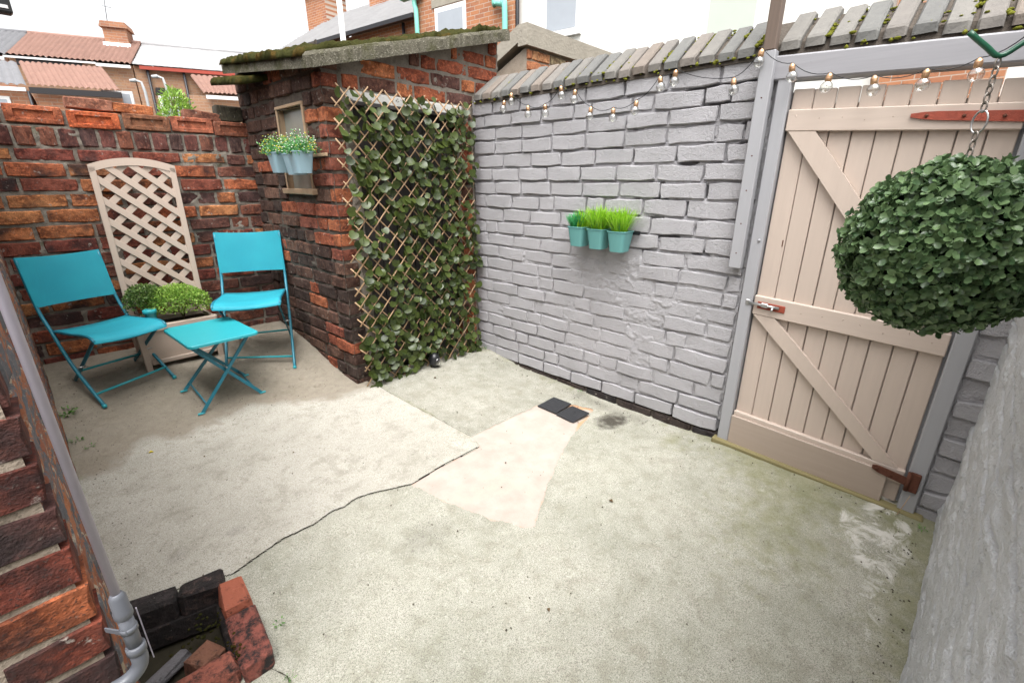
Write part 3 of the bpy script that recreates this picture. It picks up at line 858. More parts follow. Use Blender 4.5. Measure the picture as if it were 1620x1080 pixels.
# roof slab: rises to the right, a little to the back; moss on top
t = NT('lichened concrete'); _p = t.pos()
_n = t.noise(45, 5, .7, _p); _n2 = t.noise(150, 3, .6, _p)
_a = t.mix(_n, (.045, .040, .028), (.20, .185, .14)); _a = t.mix(t.ramp(_n2, [(.55, 0), (.7, .7)]), _a, (.42, .40, .32))
_a = t.mix(t.ramp(t.noise(8, 4, .6, _p), [(.5, 0), (.66, .75)]), _a, (.06, .06, .022))
t.base(_a).rough(.95).spec(.15); t.bump(t.math('ADD', _n, _n2), 1, .012)
M['lichen'] = t.m
def roof_pt(x, y, t_): return (x, y, 1.80 + (x - 1.2) * .262 + (y - 2.40) * .085 + t_)
def roof_block(xa, xb, ya, yb, ta, tb, nx, ny, seed, amp):
    X, Y = np.meshgrid(np.linspace(xa, xb, nx + 1), np.linspace(ya, yb, ny + 1), indexing='ij')
    n = fbm(X * 9., Y * 9., 4, seed); n2 = fbm(X * 40., Y * 40., 3, seed + 3)
    E = np.zeros(X.shape, bool); E[0] = E[-1] = True; E[:, 0] = E[:, -1] = True
    ex = np.where(E, (n2 - .5) * .03, 0)
    zt = 1.80 + (X + ex - 1.2) * .262 + (Y + ex - 2.40) * .11 + tb + (n - .45) * amp + (n2 - .5) * amp * .5 - np.where(E, .014, 0)
    zb_ = 1.80 + (X - 1.2) * .262 + (Y - 2.40) * .11 + ta
    top_v = np.stack([X + ex, Y + ex, zt], -1).reshape(-1, 3); bot_v = np.stack([X, Y, zb_], -1).reshape(-1, 3)
    N_ = len(top_v); I = np.arange(N_).reshape(nx + 1, ny + 1); B_ = I + N_
    q = lambda a, b, c, d: np.stack([a, b, c, d], -1).reshape(-1, 4)
    F = [q(I[:-1, :-1], I[1:, :-1], I[1:, 1:], I[:-1, 1:]), q(B_[:-1, :-1], B_[:-1, 1:], B_[1:, 1:], B_[1:, :-1]),
         q(B_[:-1, 0], B_[1:, 0], I[1:, 0], I[:-1, 0]), q(B_[1:, -1], B_[:-1, -1], I[:-1, -1], I[1:, -1]),
         q(B_[0, 1:], B_[0, :-1], I[0, :-1], I[0, 1:]), q(B_[-1, :-1], B_[-1, 1:], I[-1, 1:], I[-1, :-1])]
    return np.concatenate([top_v, bot_v]) - np.array(SL), np.concatenate(F)
V, F = roof_block(1.15, 2.54, 2.385, 3.56, 0.0, .068, 140, 110, 40, .012)
roof = add_obj('roof', mesh_np('roof', V, F), M['lichen'], shed); roof.data.set_sharp_from_angle(angle=math.radians(35))
V, F = roof_block(1.135, 2.50, 2.43, 3.55, .050, .082, 220, 180, 70, .050)
add_obj('moss', mesh_np('moss', V, F), M['moss'], roof)
V, F = roof_block(1.075, 1.32, 3.10, 3.58, -.055, -.022, 50, 90, 90, .030)
add_obj('eaves_slab', mesh_np('eaves_slab', V, F), M['moss'], roof)
# ------------------------------------------------------------------ grey painted wall
GX = 2.283
def sag(y): return -.055 * max(0.0, .62 - y)
gw = empty('painted_wall', (2.38, 1.55, 0), 0, 'long grey painted brick wall with sloping brick coping left of the gate', 'wall')
GL = Vector(gw.location)
FM_G = frame_mat((0, -1, 0), (GX, 0, 0))
FMg = Matrix.Translation(-GL) @ FM_G
zb = [1.765, 1.678, 1.602, 1.526, 1.442, 1.358, 1.275, 1.192, 1.104, 1.018, .936]
while zb[-1] > .06: zb.append(zb[-1] - .083)
rows = [(zb[i + 1], zb[i]) for i in range(len(zb) - 1)]
GP = lambda u, z: (1, 1, 1)
for ri, r in enumerate(rows):
    lay_courses(gw, FMg, -2.487, -.648, [r], SET_GREY, GP, hprob=.16, joint=.011, hj=.012, offr=.004)
# unpainted black course at the foot
ub = [(zb[-1] - .083, zb[-1])]
SET_BLUE = brickset(M['brick'], .07, cham=.006)
lay_courses(gw, FMg, -2.487, -.64, ub + [(ub[0][0] - .083, ub[0][0])], SET_BLUE, lambda u, z: random.choice([(.035, .032, .032), (.05, .04, .036), (.028, .027, .028)]), joint=.010, hj=.010)
def smear(u, v):
    """where paint and old render are thick the joints are nearly full"""
    y = -u
    z = v
    k = np.exp(-(((y - 1.25) / .55) ** 2 + ((z - .55) / .38) ** 2)) * 1.0
    k += .55 * np.exp(-(((y - 2.2) / .4) ** 2 + ((z - .55) / .4) ** 2))
    k += .9 * np.exp(-(((y - 1.45) / .22) ** 2 + ((z - .80) / .13) ** 2))
    k += .5 * np.exp(-(((y - .80) / .16) ** 2 + ((z - 1.16) / .05) ** 2))
    return np.clip(k, 0, 1)
def m_g(u, v):
    n = fbm(u * 11, v * 16, 4, 3); n2 = fbm(u * 45, v * 60, 3, 6); n3 = fbm(u * 5, v * 5, 3, 17)
    s = smear(u, v)
    d = -.0145 + (n - .5) * .015 + (n2 - .5) * .010
    d -= .030 * sstep(.60, .66, fbm(u * 7, v * 13, 3, 47)) * sstep(.85, 1.0, v) * sstep(-1.7, -.9, u)
    d += s * (.0115 + .012 * (n3 - .42) + (n - .5) * .006)
    return d
sheet('mortar', (GX - GL.x, -GL.y, 0), (0, -1, 0), (0, 0, 1), (-1, 0, 0), -2.487, -.645, .10, 1.79, .006, m_g, M['paint'], gw, lambda u, v: v > zb[-1] - .004)
sheet('footing_mortar', (GX - GL.x, -GL.y, 0), (0, -1, 0), (0, 0, 1), (-1, 0, 0), -2.487, -.64, -.15, zb[-1] - .002, .01, lambda u, v: -.012 + (fbm(u * 20, v * 20, 3, 6) - .5) * .01, M['mortar_dark'], gw)
MB().box(Vector((2.43, 1.566, .82)) - GL, (.19, 1.84, 1.88)).build('core', M['mortar_dark'], gw)
MB().tube([Vector((2.17, 2.478, 1.575)) - GL, Vector((2.30, 2.478, 1.575)) - GL], .009, 8).build('iron_peg', M['cable'], gw)
# coping: bricks on edge, sloping back
def make_coping():
    t = NT('blue grey coping brick'); c = t.coord('Object'); r = t.math('MULTIPLY', t.rnd(), 53.0); p = t.pos()
    col = t.ocol(); n = t.noise(30, 5, .65, c, r); n2 = t.noise(130, 4, .6, c, r)
    a = t.mix(n, t.mix(1.0, col, (.72, .72, .74), 'MULTIPLY'), t.mix(1.0, col, (1.2, 1.18, 1.15), 'MULTIPLY'))
    a = t.mix(t.ramp(n2, [(.60, 0), (.74, .5)]), a, (.10, .095, .09))
    a = t.mix(t.ramp(t.noise(20, 5, .7, c, r), [(.66, 0), (.72, .6)]), a, (.13, .13, .05))
    t.base(a).rough(.85).spec(.25); t.bump(t.math('ADD', n, n2), .6, .004)
    return t.m
M['coping'] = make_coping()
def coping_mesh(seed, w=.068):
    r = random.Random(seed); j = lambda a: r.uniform(-a, a)
    # profile in (depth, height): front lip then slope up to the back
    pr = [(0, 0), (-.002, .030), (.010, .040), (.176, .160), (.192, .158), (.192, 0)]
    V = []; F = []; n = len(pr)
    us = [-w / 2, -w / 2 + .006, w / 2 - .006, w / 2]
    for k, u in enumerate(us):
        edge = k in (0, 3)
        for (d, h) in pr:
            V.append((u + j(.002), d + (.004 if edge else 0) + j(.0025), h - (.005 if edge and h > .02 else 0) + j(.002)))
    for k in range(3):
        for i in range(n - 1):
            a = k * n + i; F.append([a, a + 1, a + 1 + n, a + n])
    F.append([i for i in range(n)][::-1]); F.append([3 * n + i for i in range(n)])
    me = mesh_np('coping_brick', V, F, False)
    bm = bmesh.new(); bm.from_mesh(me); bmesh.ops.recalc_face_normals(bm, faces=bm.faces); bm.to_mesh(me); bm.free()
    me.materials.append(M['coping'])
    return me
COP = [coping_mesh(s) for s in range(6)]
CC = [(.165, .158, .145), (.17, .158, .145), (.145, .145, .138), (.18, .162, .145), (.185, .158, .135), (.135, .135, .13), (.175, .168, .155)]
y = 2.455
moss_pts = []
while y > -.62:
    w = random.uniform(.078, .086)
    yc = y - w / 2
    if not (.635 < yc < .705):
        o = bpy.data.objects.new('coping_brick', random.choice(COP))
        o.matrix_local = FMg @ Matrix.Translation((-yc, -.022 + random.uniform(-.005, .005), 1.768 + sag(yc) + random.uniform(-.004, .004))) @ Matrix.Rotation(random.uniform(-.02, .02), 4, 'Y') @ Matrix.Rotation(random.uniform(-.03, .03), 4, 'Z') @ Matrix.Diagonal((w / .086, 1, 1, 1))
        o.color = (*random.choice(CC), 1); link(o, gw)
    moss_pts.append(y)
    y -= w
bed = MB()
bed.prism([Vector((2.275, 2.45, 1.75)) - GL, Vector((2.283, 2.45, 1.795)) - GL, Vector((2.44, 2.45, 1.905)) - GL, Vector((2.46, 2.45, 1.75)) - GL], (0, -1.84, 0))
bed.prism([Vector((2.275, .61, 1.75)) - GL, Vector((2.283, .61, 1.795)) - GL, Vector((2.44, .61, 1.905)) - GL, Vector((2.46, .61, 1.75)) - GL], (0, -1.20, -.055 * 1.2))
bed.build('coping_bed', M['mortar_dark'], gw)
# moss cushions along the coping joints
mv = []; mf = []
ico = bmesh.new(); bmesh.ops.create_icosphere(ico, subdivisions=1, radius=1); ICO_V = np.array([v.co[:] for v in ico.verts]); ICO_F = np.array([[v.index for v in f.verts] for f in ico.faces]); ico.free()
def blobs(pts, seed=0):
    r = np.random.default_rng(seed); V = []; F = []; b = 0
    for (p, s) in pts:
        sc = np.array([s, s, s * .6]) * r.uniform(.7, 1.3, 3)
        V.append(ICO_V * sc * (1 + r.uniform(-.18, .18, (len(ICO_V), 1))) + np.array(p)); F.append(ICO_F + b); b += len(ICO_V)
    return np.concatenate(V), np.concatenate(F)
pts = []
for yj in moss_pts:
    dens = random.choice([0, 4, 8, 14, 20, 26] if yj < .6 else [0, 0, 4, 8, 14, 20]); t0 = random.random()
    for k in range(dens):
        tt = min(1, max(0, random.gauss(t0, .22)))
        d = -.012 + tt * .18; h = .034 + tt * .118
        pts.append(((GX + d - GL.x, yj + random.gauss(0, .005) - GL.y, 1.768 + h + sag(yj)), random.uniform(.004, .011)))
    for k in range(random.choice([0, 2, 4])):
        pts.append(((GX - .018 - GL.x, yj + random.gauss(0, .03) - GL.y, 1.768 + sag(yj) + random.uniform(-.012, .006)), random.uniform(.004, .012)))
for k in range(40):
    yy = random.uniform(-.3, .6) if k < 26 else random.uniform(.7, 2.3); tt = random.random()
    pts.append(((GX - .01 + tt * .17 - GL.x, yy - GL.y, 1.768 + .038 + tt * .118 + sag(yy)), random.uniform(.004, .009)))
V, F = blobs(pts, 3)
tag(add_obj('moss', mesh_np('moss', V, F), M['moss_green'], gw), kind='stuff')
# pier between gate and side wall
rows_p = [(z + .0, z + .083) for z in np.arange(-.075, 1.72, .083)]
for r in rows_p:
    lay_courses(gw, FMg, .168, .29, [r], SET_GREY, GP, hprob=1, joint=.010, hj=.012, offr=.010, first=[.0, .03])
sheet('mortar', (GX - GL.x, -GL.y, 0), (0, -1, 0), (0, 0, 1), (-1, 0, 0), .160, .34, -.12, 1.74, .008, lambda u, v: -.010 + (fbm(u * 20, v * 20, 4, 61) - .5) * .022, M['paint'], gw)
sheet('render', (GX - GL.x, -GL.y, 0), (0, -1, 0), (0, 0, 1), (-1, 0, 0), -.655, -.600, .9, 1.79, .006, lambda u, v: -.012 + (fbm(u * 24, v * 14, 4, 81) - .45) * .03 * sstep(.85, 1.1, v), M['paint'], gw)
MB().box(Vector((2.44, -.23, .82)) - GL, (.24, .13, 1.80)).build('core', M['paint'], gw)

# ------------------------------------------------------------------ gate in its frame
gf = empty('gateway', (2.29, .24, 0), 0, 'grey painted timber frame and beam around the beige gate', 'gateway')
L = Vector(gf.location)
MB().box(Vector((2.288, .609, .82)) - L, (.056, .052, 1.70), bev=.004).build('jamb', M['grey_wood'], gf)
jr = MB().box((0, 0, 0), (.056, .056, 1.68), bev=.004).build('jamb', M['grey_wood'], gf)
jr.location = Vector((2.290, -.140, .795)) - L
b = MB(); b.bar(Vector((2.300, .67, 1.708)) - L, Vector((2.300, -.55, 1.708 - .055 * 1.15)) - L, .09, .088, bev=.006)
b.build('beam', M['grey_wood_h'], gf)
b = MB(); b.bar(Vector((2.262, .655, -.006)) - L, Vector((2.262, -.20, -.045)) - L, .05, .045, bev=.006); b.build('threshold', M['sill_wood'], gf)
for (_y, _w) in ((.575, .05), (-.105, .05)): MB().box(Vector((2.326, _y, .80)) - L, (.012, _w, 1.64)).build('stop', M['grey_wood'], gf)
MB().tube([Vector((2.262, .598, 1.03)) - L, Vector((2.255, .598, 1.03)) - L], .006, 8).build('screw', M['grey_wood'], gf)

gate = empty('gate', (2.292, .578, .004), 0, 'beige ledged and braced plank gate with red oxide hinges', 'gate')
GW = .682
def gp(a, z, x=0): return Vector((x, -a, z))
NB = 9; bw_ = GW / NB
for i in range(NB):
    top = 1.622 + random.uniform(-.003, .003)
    b = MB(); b.box(gp(bw_ * (i + .5), (top + .02) / 2, .012), (.020, bw_ - random.uniform(.0022, .0045), top - .02), bev=.003)
    b.build('board', M['beige'], gate)
MB().box(gp(GW / 2, .8, .026), (.004, GW - .01, 1.54)).build('backing', M['beige'], gate)
def rail(name, z0, z1, a0=0.0, a1=GW, x=-.010, th=.024, m='beige_h'):
    return MB().box(gp((a0 + a1) / 2, (z0 + z1) / 2, x), (th, a1 - a0, z1 - z0), bev=.003).build(name, M[m], gate)
rail('rail', 1.468, 1.548); rail('rail', .690, .778); rail('rail', .120, .182)
kb = rail('kick_board', .0, .160, -.004, GW - .05, -.028, .014, 'kick')
def brace(a0, z0, a1, z1, w):
    # parallelogram with horizontal cut ends
    b = MB(); x0 = -.021
    b.prism([gp(a0, z0, x0), gp(a0 + w, z0, x0), gp(a1, z1, x0), gp(a1 - w * .9, z1, x0)], (.021, 0, 0))
    return b.build('brace', M['beige'], gate)
brace(.012, 1.467, .668, .779, .098)
brace(.006, .689, .655, .183, .092)
for zz in (.735, 1.508, .150):
    for i in range(NB):
        MB().tube([gp(bw_ * (i + .5) + random.uniform(-.012, .012), zz + random.uniform(-.02, .02), -.0222), gp(bw_ * (i + .5), zz, -.018)], .0022, 6).build('nail', M['kick'], gate)
# top strap hinge (red oxide), bottom hinge (rusty)
def strap(name, a0, z0, a1, z1, h0, h1, m, x=-.0235, holes=4):
    b = MB(); d = (gp(a1, z1) - gp(a0, z0)); n = 10
    up = []; dn = []
    for i in range(n + 1):
        t_ = i / n; h = (h0 + (h1 - h0) * t_) * (min(1, .45 + t_ * 4) if t_ < .15 else 1)
        c = gp(a0 + (a1 - a0) * t_, z0 + (z1 - z0) * t_, x)
        up.append(c + Vector((0, 0, h / 2))); dn.append(c - Vector((0, 0, h / 2)))
    b.prism(dn + up[::-1], (-.006, 0, 0))
    s = b.build(name, M[m], gate)
    for i in range(holes):
        t_ = .12 + .8 * i / max(1, holes - 1)
        q = MB(); q.tube([gp(a0 + (a1 - a0) * t_, z0 + (z1 - z0) * t_, x - .006), gp(a0 + (a1 - a0) * t_, z0 + (z1 - z0) * t_, x - .009)], .0055, 8); q.build('screw', M['rust'], s)
    return s
strap('hinge', .395, 1.515, .76, 1.505, .026, .036, 'rust_red')
hb = strap('hinge', .575, .165, .705, .150, .030, .036, 'rust', x=-.036, holes=3)
MB().box(gp(.715, .155, -.030), (.03, .035, .085), bev=.003).build('hinge_plate', M['rust'], hb)
MB().tube([gp(.697, .115, -.046), gp(.697, .20, -.046)], .008, 10).build('knuckle', M['rust'], hb)
bt = MB().box(gp(.075, .738, -.0245), (.005, .115, .032), bev=.002).build('bolt', M['rust_red'], gate)
MB().tube([gp(-.02, .742, -.034), gp(.11, .742, -.034)], .006, 10).build('barrel', M['bolt'], bt)
MB().box(gp(.05, .742, -.033), (.014, .03, .020), bev=.003).build('keeper', M['bolt'], bt)
MB().tube([gp(.085, .742, -.034), gp(.085, .728, -.052)], .005, 8).build('knob', M['bolt'], bt)
MB().box(gp(-.022, .742, -.030), (.012, .020, .026), bev=.003).build('staple', M['bolt'], bt)
MB().box(gp(.066, 1.02, .0015), (.0012, .004, .028)).build('keyhole', M['rust'], gate)

def shear_tree(o):      # the gate has dropped towards its hinges, boards still upright
    for c in o.children:
        if c.type == 'MESH':
            co = np.empty(len(c.data.vertices) * 3, np.float32); c.data.vertices.foreach_get('co', co); co = co.reshape(-1, 3)
            co[:, 2] += .056 * co[:, 1]; c.data.vertices.foreach_set('co', co.ravel()); c.data.update()
        shear_tree(c)
shear_tree(gate)
# ------------------------------------------------------------------ batten and post on the wall
pl = empty('clothes_post', (2.25, .675, .9), 0, 'brown weathered timber post bolted to a grey painted batten beside the gate', 'post')
L = Vector(pl.location)
MB().box(Vector((2.247, .676, 1.335)) - L, (.044, .052, .868), bev=.003).build('batten', M['grey_wood'], pl)
MB().box(Vector((2.247, .678, 2.20)) - L, (.046, .044, .862), bev=.003).build('post', M['post'], pl)
for z in (.97, 1.10, 1.24, 1.38, 1.60):
    MB().tube([Vector((2.2255, .676, z)) - L, Vector((2.2242, .676, z)) - L], .003, 8).build('nail', M['rust'], pl)

# ------------------------------------------------------------------ near side wall
nw = empty('side_wall', (1.0, -.30, 0), 0, 'near grey painted rough wall running along the right edge', 'wall')
L = Vector(nw.location)
def m_n(u, v):
    # u = -x : courses read as shallow ledges under thick paint
    x = -u
    ph = v / .083 + .25 * (fbm(x * 1.3, v * 3, 3, 91) - .5)
    fr_ = ph - np.floor(ph); row = np.floor(ph)
    led = sstep(0, .10, fr_) * (1 - sstep(.86, 1., fr_))
    pp = x / .24 + .5 * (row % 2) + .3 * vn2(row, row * 0 + 3, 8); fp = pp - np.floor(pp)
    per = sstep(0, .05, fp) * (1 - sstep(.95, 1, fp))
    d = (led * (.4 + .6 * per) - .8) * .009 * (.45 + 1.1 * fbm(x * 3, v * 3, 3, 12)) + (fbm(x * 7, v * 14, 4, 33) - .5) * .014 + (fbm(x * 45, v * 60, 3, 35) - .5) * .005
    d += .012 * np.clip(fbm(x * 5, v * 20, 3, 99) - .62, 0, 1) * 3
    return d * 1.05
_nu = Vector((-1, .058, 0)).normalized(); _nn = Vector((.058, 1, 0)).normalized()
sheet('face', (-L.x, -.1135 - L.y, 0), _nu, (0, 0, 1), _nn, -2.30, -.55, -.10, 1.75, .0055, m_n, M['paint_near'], nw)
sheet('face_rest', (-L.x, -.142 - L.y, 0), (-1, 0, 0), (0, 0, 1), (0, 1, 0), -.552, 1.9, -.10, 1.75, .02, m_n, M['paint_near'], nw)
MB().box(Vector((.2, -.375, .82)) - L, (4.16, .22, 1.86)).build('core', M['paint_near'], nw)
MB().box(Vector((.2, -.32, 1.775)) - L, (4.16, .33, .05), bev=.008).build('coping', M['coping'], nw)

# ------------------------------------------------------------------ house corner on the left
house = empty('house', (-1.2, 2.3, 0), 0, 'spalled red brick house corner rising at the left edge beside the grey pipe', 'house')
HL = Vector(house.location)
HX, HY = -.063, .975
FM_HS = frame_mat((1, 0, 0), (0, HY, 0))
rows = [(z, z + .084) for z in np.arange(-.06, 1.46, .084)]
ph_ = pal([(.26, .072, .04), (.22, .060, .036), (.18, .052, .036), (.33, .105, .048)], [(.13, .05, .04), (.10, .05, .045)], lambda u, z: .33)
lay_courses(house, Matrix.Translation(-HL) @ FM_HS, -1.15, HX + .006, rows, SET_HOUSE, ph_, hprob=.12, joint=.012, hj=.0125, offr=.002, first=[.0, .125])
sheet('mortar', Vector((0, HY, 0)) - HL, (1, 0, 0), (0, 0, 1), (0, -1, 0), -1.2, HX - .012, -.1, 1.5, .012, lambda u, v: -.0025 + (fbm(u * 18, v * 18, 4, 44) - .5) * .007, M['mortar_pale'], house)
t = NT('peeling side of house'); _p = t.pos()
_mp = t.n('ShaderNodeMapping'); t.inp(_mp.inputs['Vector'], _p); _mp.inputs['Scale'].default_value = (1, .55, 1.0)
_n = t.noise(13, 6, .7, _mp.outputs[0], None, .8); _n2 = t.noise(17, 5, .65, _mp.outputs[0]); _n3 = t.noise(130, 3, .6, _p)
_sx = t.n('ShaderNodeSeparateXYZ'); t.inp(_sx.inputs[0], _p); _cx = t.n('ShaderNodeCombineXYZ'); t.inp(_cx.inputs[0], _sx.outputs[1]); t.inp(_cx.inputs[1], t.math('ADD', _sx.outputs[2], .06))
_bt = t.n('ShaderNodeTexBrick'); _bt.offset = .5; t.inp(_bt.inputs['Vector'], _cx.outputs[0]); t.inp(_bt.inputs['Color1'], (.36, .14, .065)); t.inp(_bt.inputs['Color2'], (.20, .07, .045)); t.inp(_bt.inputs['Mortar'], (.38, .31, .23))
t.inp(_bt.inputs['Scale'], 1.0); t.inp(_bt.inputs['Mortar Size'], .007); t.inp(_bt.inputs['Brick Width'], .24); t.inp(_bt.inputs['Row Height'], .084); t.inp(_bt.inputs['Mortar Smooth'], .3)
_a = t.mix(t.ramp(_n, [(.50, 0), (.53, 1)]), _bt.outputs[0], t.mix(_n2, (.05, .05, .056), (.17, .17, .185)))
_a = t.mix(t.ramp(t.noise(21, 6, .7, _mp.outputs[0]), [(.58, 0), (.64, .8)]), _a, (.40, .33, .25))
_a = t.mix(t.ramp(_n2, [(.60, 0), (.70, .7)]), _a, (.10, .075, .06)); _a = t.mix(t.ramp(_n3, [(.6, 0), (.72, .5)]), _a, (.5, .44, .36))
t.base(_a).rough(.85).spec(.25); t.bump(t.math('ADD', _n2, t.math('MULTIPLY', _n3, .4)), .8, .008)
M['peel'] = t.m
def m_e(u, v):
    ph = v / .084 + .71; fr_ = ph - np.floor(ph); row = np.floor(ph)
    led = sstep(0, .12, fr_) * (1 - sstep(.86, 1., fr_))
    pp = u / .24 + .5 * (row % 2); fp = pp - np.floor(pp); per = sstep(0, .05, fp) * (1 - sstep(.95, 1, fp))
    return (led * per - 1) * .010 + (fbm(u * 12, v * 12, 4, 55) - .5) * .012
sheet('side_face', Vector((HX, 0, 0)) - HL, (0, 1, 0), (0, 0, 1), (1, 0, 0), HY + .006, 3.66, -.05, 1.5, .010, lambda u, v: m_e(u, v) - .012 * (u < HY + .1), M['peel'], house)
def far_brick(name, scale=1.0, c1=(.34, .13, .07), c2=(.22, .09, .06), mort=(.36, .32, .28), d=(0, 1)):
    t = NT(name); sx = t.n('ShaderNodeSeparateXYZ'); t.inp(sx.inputs[0], t.pos())
    cx = t.n('ShaderNodeCombineXYZ')
    t.inp(cx.inputs[0], t.math('ADD', t.math('MULTIPLY', sx.outputs[0], d[0]), t.math('MULTIPLY', sx.outputs[1], d[1]))); t.inp(cx.inputs[1], sx.outputs[2])
    c = cx.outputs[0]
    b = t.n('ShaderNodeTexBrick'); b.offset = .5
    t.inp(b.inputs['Vector'], c); t.inp(b.inputs['Color1'], c1); t.inp(b.inputs['Color2'], c2); t.inp(b.inputs['Mortar'], mort)
    t.inp(b.inputs['Scale'], 1.0); t.inp(b.inputs['Mortar Size'], .006 * scale); t.inp(b.inputs['Bias'], -.1)
    t.inp(b.inputs['Brick Width'], .235 * scale); t.inp(b.inputs['Row Height'], .078 * scale)
    n = t.noise(3, 5, .6, c); n2 = t.noise(14, 4, .6, c)
    a = t.mix(t.ramp(n, [(.35, 0), (.7, .5)]), b.outputs[0], (.44, .22, .12)); a = t.mix(t.ramp(n2, [(.55, 0), (.75, .6)]), a, (.14, .075, .055))
    t.base(a).rough(.9).spec(.2); t.bump(t.math('MULTIPLY', b.outputs['Fac'], -1.0), .5, .01)
    return t.m
M['far_brick'] = far_brick('terrace brickwork')
M['far_brick_old'] = far_brick('mottled stock brickwork', 1.0, (.33, .19, .12), (.22, .13, .09), (.30, .27, .23))
# plain upper storeys of the house, off to the left
MB().box(Vector((-2.0, 2.31, 1.75)) - HL, (3.82, 2.64, .5)).build('upper_wall', M['far_brick'], house)
MB().box(Vector((-2.02, 2.33, .72)) - HL, (3.88, 2.62, 1.56)).build('core', M['mortar'], house)
# ------------------------------------------------------------------ waste pipe and gully
pp = empty('waste_pipe', (-.03, .95, .1), 0, 'thin lilac grey plastic waste pipe running down the house corner into an elbow', 'pipe')
L = Vector(pp.location)
px_, py_ = -.031, .945
MB().tube([Vector((px_, py_, 2.4)) - L, Vector((px_, py_, .545)) - L], .0070, 14).build('pipe', M['pipe'], pp)
MB().lathe([(.0128, .525), (.0144, .528), (.0144, .541), (.0132, .544), (.0130, .572), (.009, .580), (.0074, .581)], Vector((px_, py_, 0)) - L, 18).build('reducer', M['pipe_dark'], pp)
MB().tube([Vector((px_, py_, .53)) - L, Vector((px_, py_, .44)) - L], .0118, 16).build('lower_pipe', M['pipe_dark'], pp)
b = MB(); b.bar(Vector((px_ - .030, py_ + .026, .497)) - L, Vector((px_ - .004, py_ - .013, .497)) - L, .010, .0025, (1, 1, 0))
b.lathe([(.0118, .491), (.0138, .491), (.0138, .502), (.0118, .502)], Vector((px_, py_, 0)) - L, 18); b.build('clip', M['pipe_dark'], pp)
el = []
for k in range(9):
    a = math.pi / 2 * k / 8
    el.append(Vector((px_ - .036 * (1 - math.cos(a)), py_, .42 - .036 * math.sin(a))) - L)
b = MB(); b.tube([Vector((px_, py_, .455)) - L] + el + [Vector((px_ - .062, py_, .384)) - L], .0134, 16)
b.lathe([(.0134, .437), (.0156, .438), (.0156, .453), (.0134, .454)], Vector((px_, py_, 0)) - L, 18)
b.lathe([(.0134, 0), (.0156, .001), (.0156, .015), (.0134, .016)], Vector((px_ - .072, py_, .384)) - L, 18, Matrix.Rotation(math.pi / 2, 3, 'Y'))
b.build('elbow', M['pipe_dark'], pp)
MB().tube([Vector((px_ - .06, py_, .384)) - L, Vector((px_ - .7, py_, .375)) - L], .0118, 14).build('branch_pipe', M['pipe_dark'], pp)
MB().box(Vector((px_ + .018, py_ + .02, .45)) - L, (.002, .004, .13)).build('cable', M['pipe'], pp)

def make_tarred():
    t = NT('tarred brick edging'); c = t.coord('Object'); r = t.math('MULTIPLY', t.rnd(), 77.0); p = t.pos()
    n = t.noise(30, 7, .75, p); n2 = t.noise(60, 5, .7, p)
    a = t.mix(t.ramp(t.math('ADD', n, t.math('SUBTRACT', t.n('ShaderNodeObjectInfo').outputs['Alpha'], .5)), [(.46, 0), (.62, 1)]), (.020, .017, .017), t.ocol())
    a = t.mix(t.ramp(n2, [(.60, 0), (.70, .5)]), a, (.20, .13, .10)); a = t.mix(t.ramp(t.noise(35, 5, .7, p), [(.68, 0), (.74, .8)]), a, (.60, .56, .50))
    t.base(a).rough(.7).spec(.35); t.bump(t.math('ADD', n, n2), .9, .010)
    return t.m
M['tar'] = make_tarred()
gully = empty('gully_surround', (.05, 1.35, .02), 0, 'tarred brick surround of the open gully at bottom left', 'drain')
L = Vector(gully.location)
def gb(c, size, rz, col, jit=.005, name='brick', tilt=0, clean=.5):
    b = MB(); R = Matrix.Rotation(rz, 3, 'Z') @ Matrix.Rotation(tilt, 3, 'X')
    b.box((0, 0, 0), size, R, bev=.009, jit=jit)
    o = b.build(name, M['tar'], gully, Vector(c) - L); o.color = (*col, clean)
    return o
RD = (.42, .12, .07)
gb((-.012, 1.538, .026), (.185, .070, .085), -.30, (.05, .04, .04))
gb((.140, 1.490, .027), (.118, .070, .085), -.30, (.08, .05, .045), clean=.47)
gb((.196, 1.372, .030), (.072, .135, .078), -.12, (.40, .12, .07), clean=.66, jit=.006)
gb((.182, 1.190, .032), (.078, .205, .082), -.10, (.28, .085, .062), clean=.54)
gb((.042, 1.150, .028), (.185, .072, .078), -.10, (.34, .11, .075), clean=.58)
gb((-.155, 1.170, .028), (.185, .072, .078), -.10, (.30, .10, .07), clean=.55)
gb((.020, 1.492, -.045), (.30, .03, .08), -.30, (.04, .03, .03))
gb((.150, 1.300, -.045), (.03, .32, .08), -.10, (.05, .04, .04))
MB().box(Vector((.02, 1.33, -.105)) - L, (.40, .40, .02)).build('base', M['earth'], gully)
gb((.080, 1.285, -.030), (.080, .070, .07), .5, (.24, .11, .07), name='loose_fragment', tilt=.2, clean=.62)
gb((-.01, 1.36, -.062), (.14, .035, .03), .45, (.20, .19, .20), name='loose_fragment', tilt=.1, clean=.7)
gb((-.03, 1.27, -.065), (.10, .05, .03), .2, (.10, .09, .08), name='loose_fragment')
pts = [((.11 + random.gauss(0, .03) - L.x, 1.36 + random.gauss(0, .03) - L.y, random.uniform(-.04, .02) - L.z), random.uniform(.002, .006)) for k in range(60)]
pts += [((.14 + random.gauss(0, .006) - L.x, 1.17 + random.gauss(0, .02) - L.y, .09 - L.z + random.uniform(-.03, 0)), random.uniform(.002, .005)) for k in range(30)]
V, F = blobs(pts, 8); tag(add_obj('moss', mesh_np('moss', V, F), M['moss'], gully), kind='stuff')

